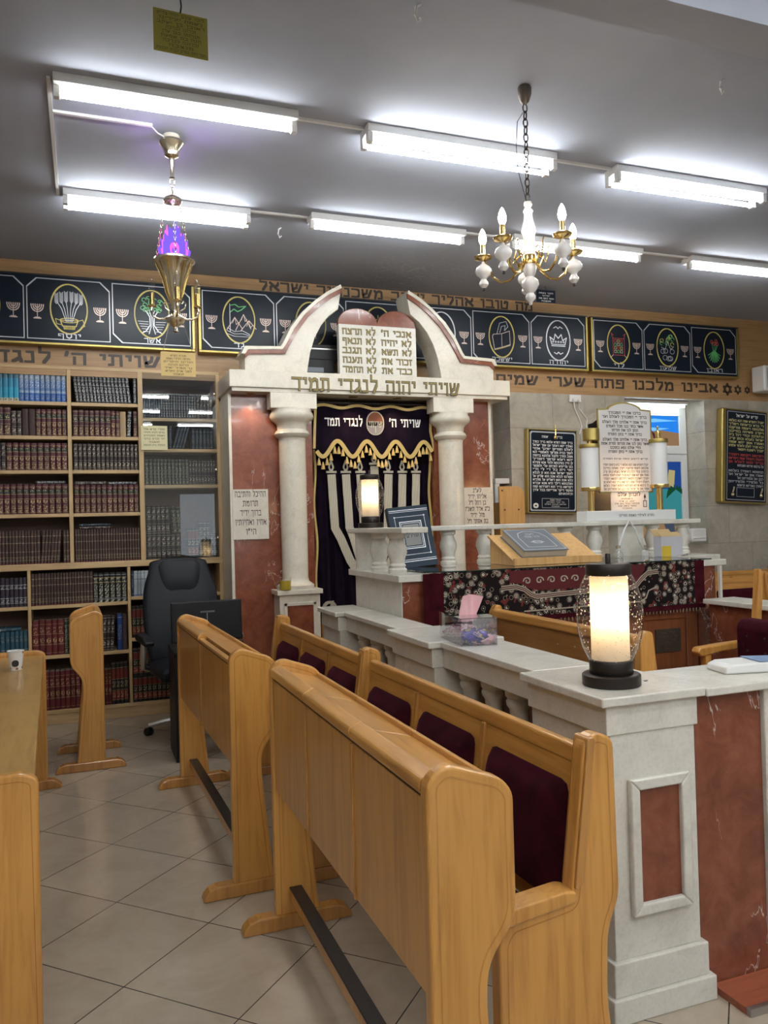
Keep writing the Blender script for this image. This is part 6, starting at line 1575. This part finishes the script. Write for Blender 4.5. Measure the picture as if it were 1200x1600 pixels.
for x in (1.585, 2.02):
    MB().prism(round_poly([(x-.028, 0), (x-.028, .86), (x+.028, .86), (x+.028, 0)], .022), 5.48, 5.52, 'y').build('back_post', M['maple'], wc, bevel=.012, seg=3)
    MB().box(x-.02, x+.02, 5.86, 5.90, 0, .44).build('front_leg', M['maple'], wc, bevel=.004)
MB().box(1.613, 1.992, 5.485, 5.515, .745, .795).build('top_rail', M['maple'], wc, bevel=.012, seg=3)
MB().box(1.613, 1.992, 5.49, 5.51, .55, .74).build('back_panel', M['cherry'], wc)
MB().box(1.575, 2.03, 5.485, 5.91, .44, .47).build('seat', M['maple'], wc, bevel=.006)
# pews on the far right beyond the platform, facing the camera side
pw1 = make_pew((6.02, 5.55, 0), math.radians(90), 1.35, 2, 'maple pew with burgundy cushions seen over the far right side wall')
pw2 = make_pew((6.9, 6.30, 0), math.radians(90), 2.3, 4, 'rear maple pew against the stone wall at far right')

# bench inside the platform, seen from behind
pi_ = thing('platform_bench', 'maple bench inside the platform with plain brown back, behind the tissue box', 'bench', (2.2, 3.6, .17))
PB = round_poly([(-.02, .0, 0), (-.005, .80, .01), (.02, .845, .02), (.06, .84, .02), (.11, .40, .03), (.36, .38, .02), (.38, .0, 0)], .02)
for y0 in (2.80, 4.12):
    MB().prism([(2.19+x, .172+z) for x, z in PB], y0, y0+.045, 'y').build('end_board', M['maple'], pi_, bevel=.007, seg=3)
MB().box(2.19, 2.215, 2.845, 4.12, .40, .945).build('back_board', wood('brown_back_wood', (.30, .13, .035), (.40, .19, .055), scale=(18, 1.2, 18)), pi_)
MB().box(2.178, 2.235, 2.845, 4.12, .945, .995).build('top_rail', M['maple_long'], pi_, bevel=.012, seg=3)
MB().box(2.22, 2.56, 2.845, 4.12, .53, .56).build('seat_board', M['maple'], pi_, bevel=.004)
for y in (3.0, 3.3, 3.45):
    b = MB(); b.M = Matrix.Translation((2.19, y, .90-.05*(y-3))) @ Matrix.Rotation(-PI/2, 4, 'Y'); b.lathe([(.005, 0), (.004, .002), (0, .003)], n=8).build('screw_head', M['steel'], pi_)
# armchair inside the platform at right edge
ac = thing('armchair', 'wooden armchair with tufted burgundy back inside the platform at right edge', 'armchair', (3.3, 3.3, .17))
def arm(y):
    b = MB(); b.prism(round_poly([(2.93, .80), (2.945, .825), (3.10, .835), (3.40, .845), (3.40, .805), (3.10, .795), (2.96, .775)], .012), y-.03, y+.03, 'y'); b.build('armrest', M['maple'], ac, bevel=.012, seg=3)
    MB().box(2.99, 3.03, y-.02, y+.02, .211, .79).build('front_leg', M['maple'], ac, bevel=.006)
    MB().prism([(3.36, .211), (3.40, .211), (3.375, .80), (3.42, 1.22), (3.385, 1.235), (3.335, .80)], y-.022, y+.022, 'y').build('back_post', M['maple'], ac, bevel=.008)
for y in (3.05, 3.50): arm(y)
MB().box(2.98, 3.38, 3.07, 3.48, .55, .58).build('seat_board', M['maple'], ac, bevel=.004)
b = MB(); b.prism(round_poly([(2.97, .58), (2.96, .63), (3.0, .655), (3.34, .65), (3.36, .58)], .02), 3.075, 3.475, 'y', 0, True); b.build('seat_cushion', M['burgundy'], ac, bevel=.02, seg=3)
b = MB(); b.prism(round_poly([(3.20, .60), (3.19, .93), (3.22, .965), (3.30, .97), (3.345, .94), (3.34, .60)], .03), 3.075, 3.475, 'y', 0, True); b.build('back_cushion', M['burgundy'], ac, bevel=.03, seg=3)
b = MB()
for y in (3.15, 3.27, 3.39):
    for z in (.72, .80, .88): b.ball((3.195, y, z), (.006, .010, .010), 0, 8, 6)
b.build('tufting_button', plain('dark_button', (.02, .002, .005), .8), ac)

ac.location = ac.location + Vector((.15, 0, -.04))
# ------------------------------------------------------------------ long table at the left edge
lt = thing('long_table', 'long maple study table with end boards at the left edge', 'table', (-.143, 2.52, 0), math.radians(2.1))
TE = round_poly([(0, .05, 0), (0, .795, .04), (-.04, .815, .02), (-.80, .815, .04), (-.84, .79, .04), (-.84, .05, 0)], .03)
for y0, y1 in ((0, .04), (2.60, 2.64)):
    grooved_end(lt, TE, y0, y1)
    MB().prism(round_poly([(-.92, 0), (-.92, .02), (-.86, .055), (.03, .055), (.075, .02), (.078, 0)], .015), y0-.012, y1+.012, 'y').build('foot', M['rim'], lt, True, bevel=.006)
M['topwood'] = wood('worn_table_top', (.40, .22, .065), (.52, .31, .10), scale=(14, 1.6, 14), rough=.3, coat=.3, big=.7)
MB().box(-.835, -.012, .041, 2.599, .755, .785).build('table_top', M['topwood'], lt, True, bevel=.004)
MB().box(-.05, -.03, .041, 2.599, .67, .755).build('apron', M['maple_long'], lt, True)
MB().box(-.81, -.79, .041, 2.599, .67, .755).build('apron', M['maple_long'], lt, True)
MB().box(-.44, -.40, .041, 2.599, .10, .15).build('stretcher', M['maple_long'], lt, True, bevel=.004)
# printed paper cup
cx_c, cy_c = WZ(25, 1046, .787)
def cupmat():
    m, nt, b = newmat('printed_cup_paper')
    v = N(nt, 'ShaderNodeTexVoronoi', i_Scale=34, i_Randomness=.9); nt.links.new(coords(nt), v.inputs['Vector'])
    f = ramp(nt, v.outputs['Distance'], [(.22, (1, 1, 1)), (.24, (0, 0, 0)), (.33, (.0, .0, .0))], 'CONSTANT')
    cl = ramp(nt, v.outputs['Color'], [(.3, (.30, .14, .06)), (.5, (.12, .07, .05)), (.7, (.28, .26, .26))], 'CONSTANT')
    nt.links.new(mix(nt, f, (.74, .72, .68), cl), b.inputs['Base Color']); b.inputs['Roughness'].default_value = .4; return m
cpt = thing('paper_cup', 'white paper coffee cup with brown print on the left table', 'cup', (cx_c, cy_c, .7855))
M['cup'] = cupmat()
MB().lathe([(.030, 0), (.0305, .002), (.040, .098)], 0, 0, .0, 28).build('cup_wall', M['cup'], cpt, True)
MB().tube([(.0405*math.cos(2*PI*k/28), .0405*math.sin(2*PI*k/28), .099) for k in range(28)], .0025, 6, 0, True).build('rolled_rim', M['paint'], cpt, True)
b = MB(); b.stroke(ell(0, .038, .014, .014, 16), .006, -.0372, .001); b.M = Matrix(); b.build('dark_logo_ring', M['ink'], cpt, True)
MB().prism(ell(0, .038, .011, .011, 16)[:-1], -.0378, -.0365, 'y').build('dark_logo', M['ink'], cpt, True)

# ------------------------------------------------------------------ office chair, monitor and black desk
oc = thing('office_chair', 'black leather office chair with chrome arms in front of the bookcase', 'office chair', (.685, 6.17, 0), math.radians(6))
M['leather'] = plain('black_leather', (.006, .008, .012), .5, spec=.3)
M['chrome'] = plain('satin_aluminium', (.62, .62, .60), .28, 1)
def padded(name, w, h, d, z0, y, lean, prof=None, mat='leather', n=16, bul=.04, parent=None):
    vs = []; fs = []
    for i in range(n+1):
        for k in range(n+1):
            u = i/n*2-1; v = k/n
            hw = prof(v) if prof else w/2
            f = (1-abs(u)**4)
            vs.append((u*hw, y-bul*f*(.5+.5*math.sin(PI*min(1, v*1.02)))**.7+lean*v+.018*math.cos(u*PI*.5), z0+h*v-(.0 if v < .9 else (abs(u)**4)*.06*(v-.9)*10)))
    m_ = n+1
    for i in range(n):
        for k in range(n): a = i*m_+k; fs.append((a, a+m_, a+m_+1, a+1))
    b = MB(); b.add(vs, fs, 0, True)
    o = b.build(name, M[mat], parent or oc, True)
    s_ = o.modifiers.new('thickness', 'SOLIDIFY'); s_.thickness = d; s_.offset = -1 if False else 1
    s2_ = o.modifiers.new('smooth', 'SUBSURF'); s2_.levels = 1; s2_.render_levels = 1
    return o
bprof = lambda v: .275*(.88+.12*math.sin(PI*min(1, v*1.15)))*(1-.22*max(0, v-.72)/.28)
padded('backrest', .54, .78, .07, .50, .10, .16, bprof)
padded('head_cushion', .36, .235, .05, 1.02, .185, .045, lambda v: .165*(.86+.14*v), bul=.05)
padded('lumbar_pad', .34, .34, .04, .56, .10, .06, lambda v: .17+.02*v, bul=.045)
for z_, am_ in ((.99, .02), (.93, .03)):
    MB().tube([(.25*math.sin(PI*(i/12-.5)), .10+.16*(z_-.5)/.78-.075+.05*abs(i/6-1)**2, z_-.035*math.cos(PI*(i/12-.5))) for i in range(13)], .006, 6).build('seam', plain('seam_black', (.006, .007, .009), .5), oc, True)
b = MB(); b.prism(round_poly([(-.27, .44), (-.27, .52), (-.20, .545), (.20, .545), (.27, .52), (.27, .44)], .04), -.42, .12, 'y', 0, True); b.build('seat', M['leather'], oc, True, bevel=.03, seg=3)
for q in (-1, 1):
    MB().tube([(q*.25, .02, .47), (q*.315, -.02, .50), (q*.325, -.06, .58), (q*.32, -.08, .685)], [.018, .024, .026, .022], 10).build('arm_bracket', M['chrome'], oc, True)
    b = MB(); b.prism(round_poly([(-.30, .685), (-.31, .715), (-.20, .745), (.06, .745), (.10, .72), (.08, .69)], .02), q*.32-.035, q*.32+.035, 'x', 0, True); b.build('arm_pad', M['leather'], oc, True, bevel=.015, seg=3)
MB().lathe([(.03, .10), (.03, .30), (.022, .30), (.022, .44)], 0, -.10, 0, 16).build('gas_post', M['black'], oc, True)
for k in range(5):
    a = 2*PI*k/5+.35; ca, sa = math.cos(a), math.sin(a)
    MB().tube([(.03*ca, -.10+.03*sa, .115), (.18*ca, -.10+.18*sa, .10), (.30*ca, -.10+.30*sa, .075)], [.028, .022, .016], 8).build('base_spoke', M['chrome'] if True else M['black'], oc, True)
    b = MB(); b.M = Matrix.Translation((.30*ca, -.10+.30*sa, .030)) @ Matrix.Rotation(a+.7, 4, 'Z') @ Matrix.Rotation(PI/2, 4, 'Y')
    b.lathe([(.0, -.026), (.026, -.026), (.030, -.018), (.030, -.006), (.012, -.004), (.012, .004), (.030, .006), (.030, .018), (.026, .026), (0, .026)], n=16); b.build('caster', M['black'], oc, True)
# black computer desk and the monitor on it
cd_ = thing('computer_desk', 'small black computer desk behind the maple reading desk', 'desk', (.75, 5.5, 0))
MB().box(.515, .99, 5.30, 5.72, .685, .71).build('desk_top', M['black'], cd_, bevel=.004)
for x0, x1 in ((.515, .54), (.965, .99)): MB().box(x0, x1, 5.32, 5.70, 0, .685).build('side_panel', M['black'], cd_, bevel=.003)
MB().box(.54, .965, 5.35, 5.37, .30, .685).build('modesty_panel', M['black'], cd_)
mn = thing('monitor', 'black computer monitor seen from behind on the black desk', 'monitor', (.74, 5.45, .71))
b = MB(); b.M = Matrix.Translation((.745, 5.42, .755)) @ Matrix.Rotation(math.radians(-3), 4, 'X') @ Matrix.Rotation(math.radians(4), 4, 'Z')
b.box(-.235, .235, 0, .035, 0, .265); b.build('back_shell', M['black'], mn, bevel=.008, seg=3)
b = MB(); b.M = Matrix.Translation((.745, 5.42, .755)) @ Matrix.Rotation(math.radians(-3), 4, 'X') @ Matrix.Rotation(math.radians(4), 4, 'Z')
b.box(-.225, .225, .035, .037, .015, .255); b.build('screen', plain('dark_screen', (.02, .02, .022), .15), mn)
b = MB(); b.M = Matrix.Translation((.745, 5.42, .755)) @ Matrix.Rotation(math.radians(-3), 4, 'X') @ Matrix.Rotation(math.radians(4), 4, 'Z')
for i in range(8): b.stroke([(-.042+.012*i, .190), (-.042+.012*i, .198), (-.036+.012*i, .198), (-.036+.012*i, .190)], .0028, -.0005, .001, closed=True)
b.build('grey_maker_mark', plain('grey_print', (.20, .20, .20), .5), mn)
b = MB(); b.M = Matrix.Translation((.745, 5.42, .755)) @ Matrix.Rotation(math.radians(-3), 4, 'X') @ Matrix.Rotation(math.radians(4), 4, 'Z')
b.box(-.002, .002, -.001, 0, .05, .185); b.build('shell_seam', M['steel'], mn)
MB().box(.70, .79, 5.43, 5.47, .712, .80).build('stand_neck', M['black'], mn, bevel=.004)
MB().box(.62, .87, 5.37, 5.56, .7105, .722).build('stand_base', M['black'], mn, bevel=.004)
px_ = thing('desk_phone', 'small black and white device under the right end of the monitor', 'device', (.93, 5.36, .71))
MB().box(.876, .965, 5.32, 5.40, .7105, .755).build('body', M['black'], px_, bevel=.006)
MB().box(.885, .93, 5.317, 5.3205, .715, .745).build('white_label', M['plastic'], px_)
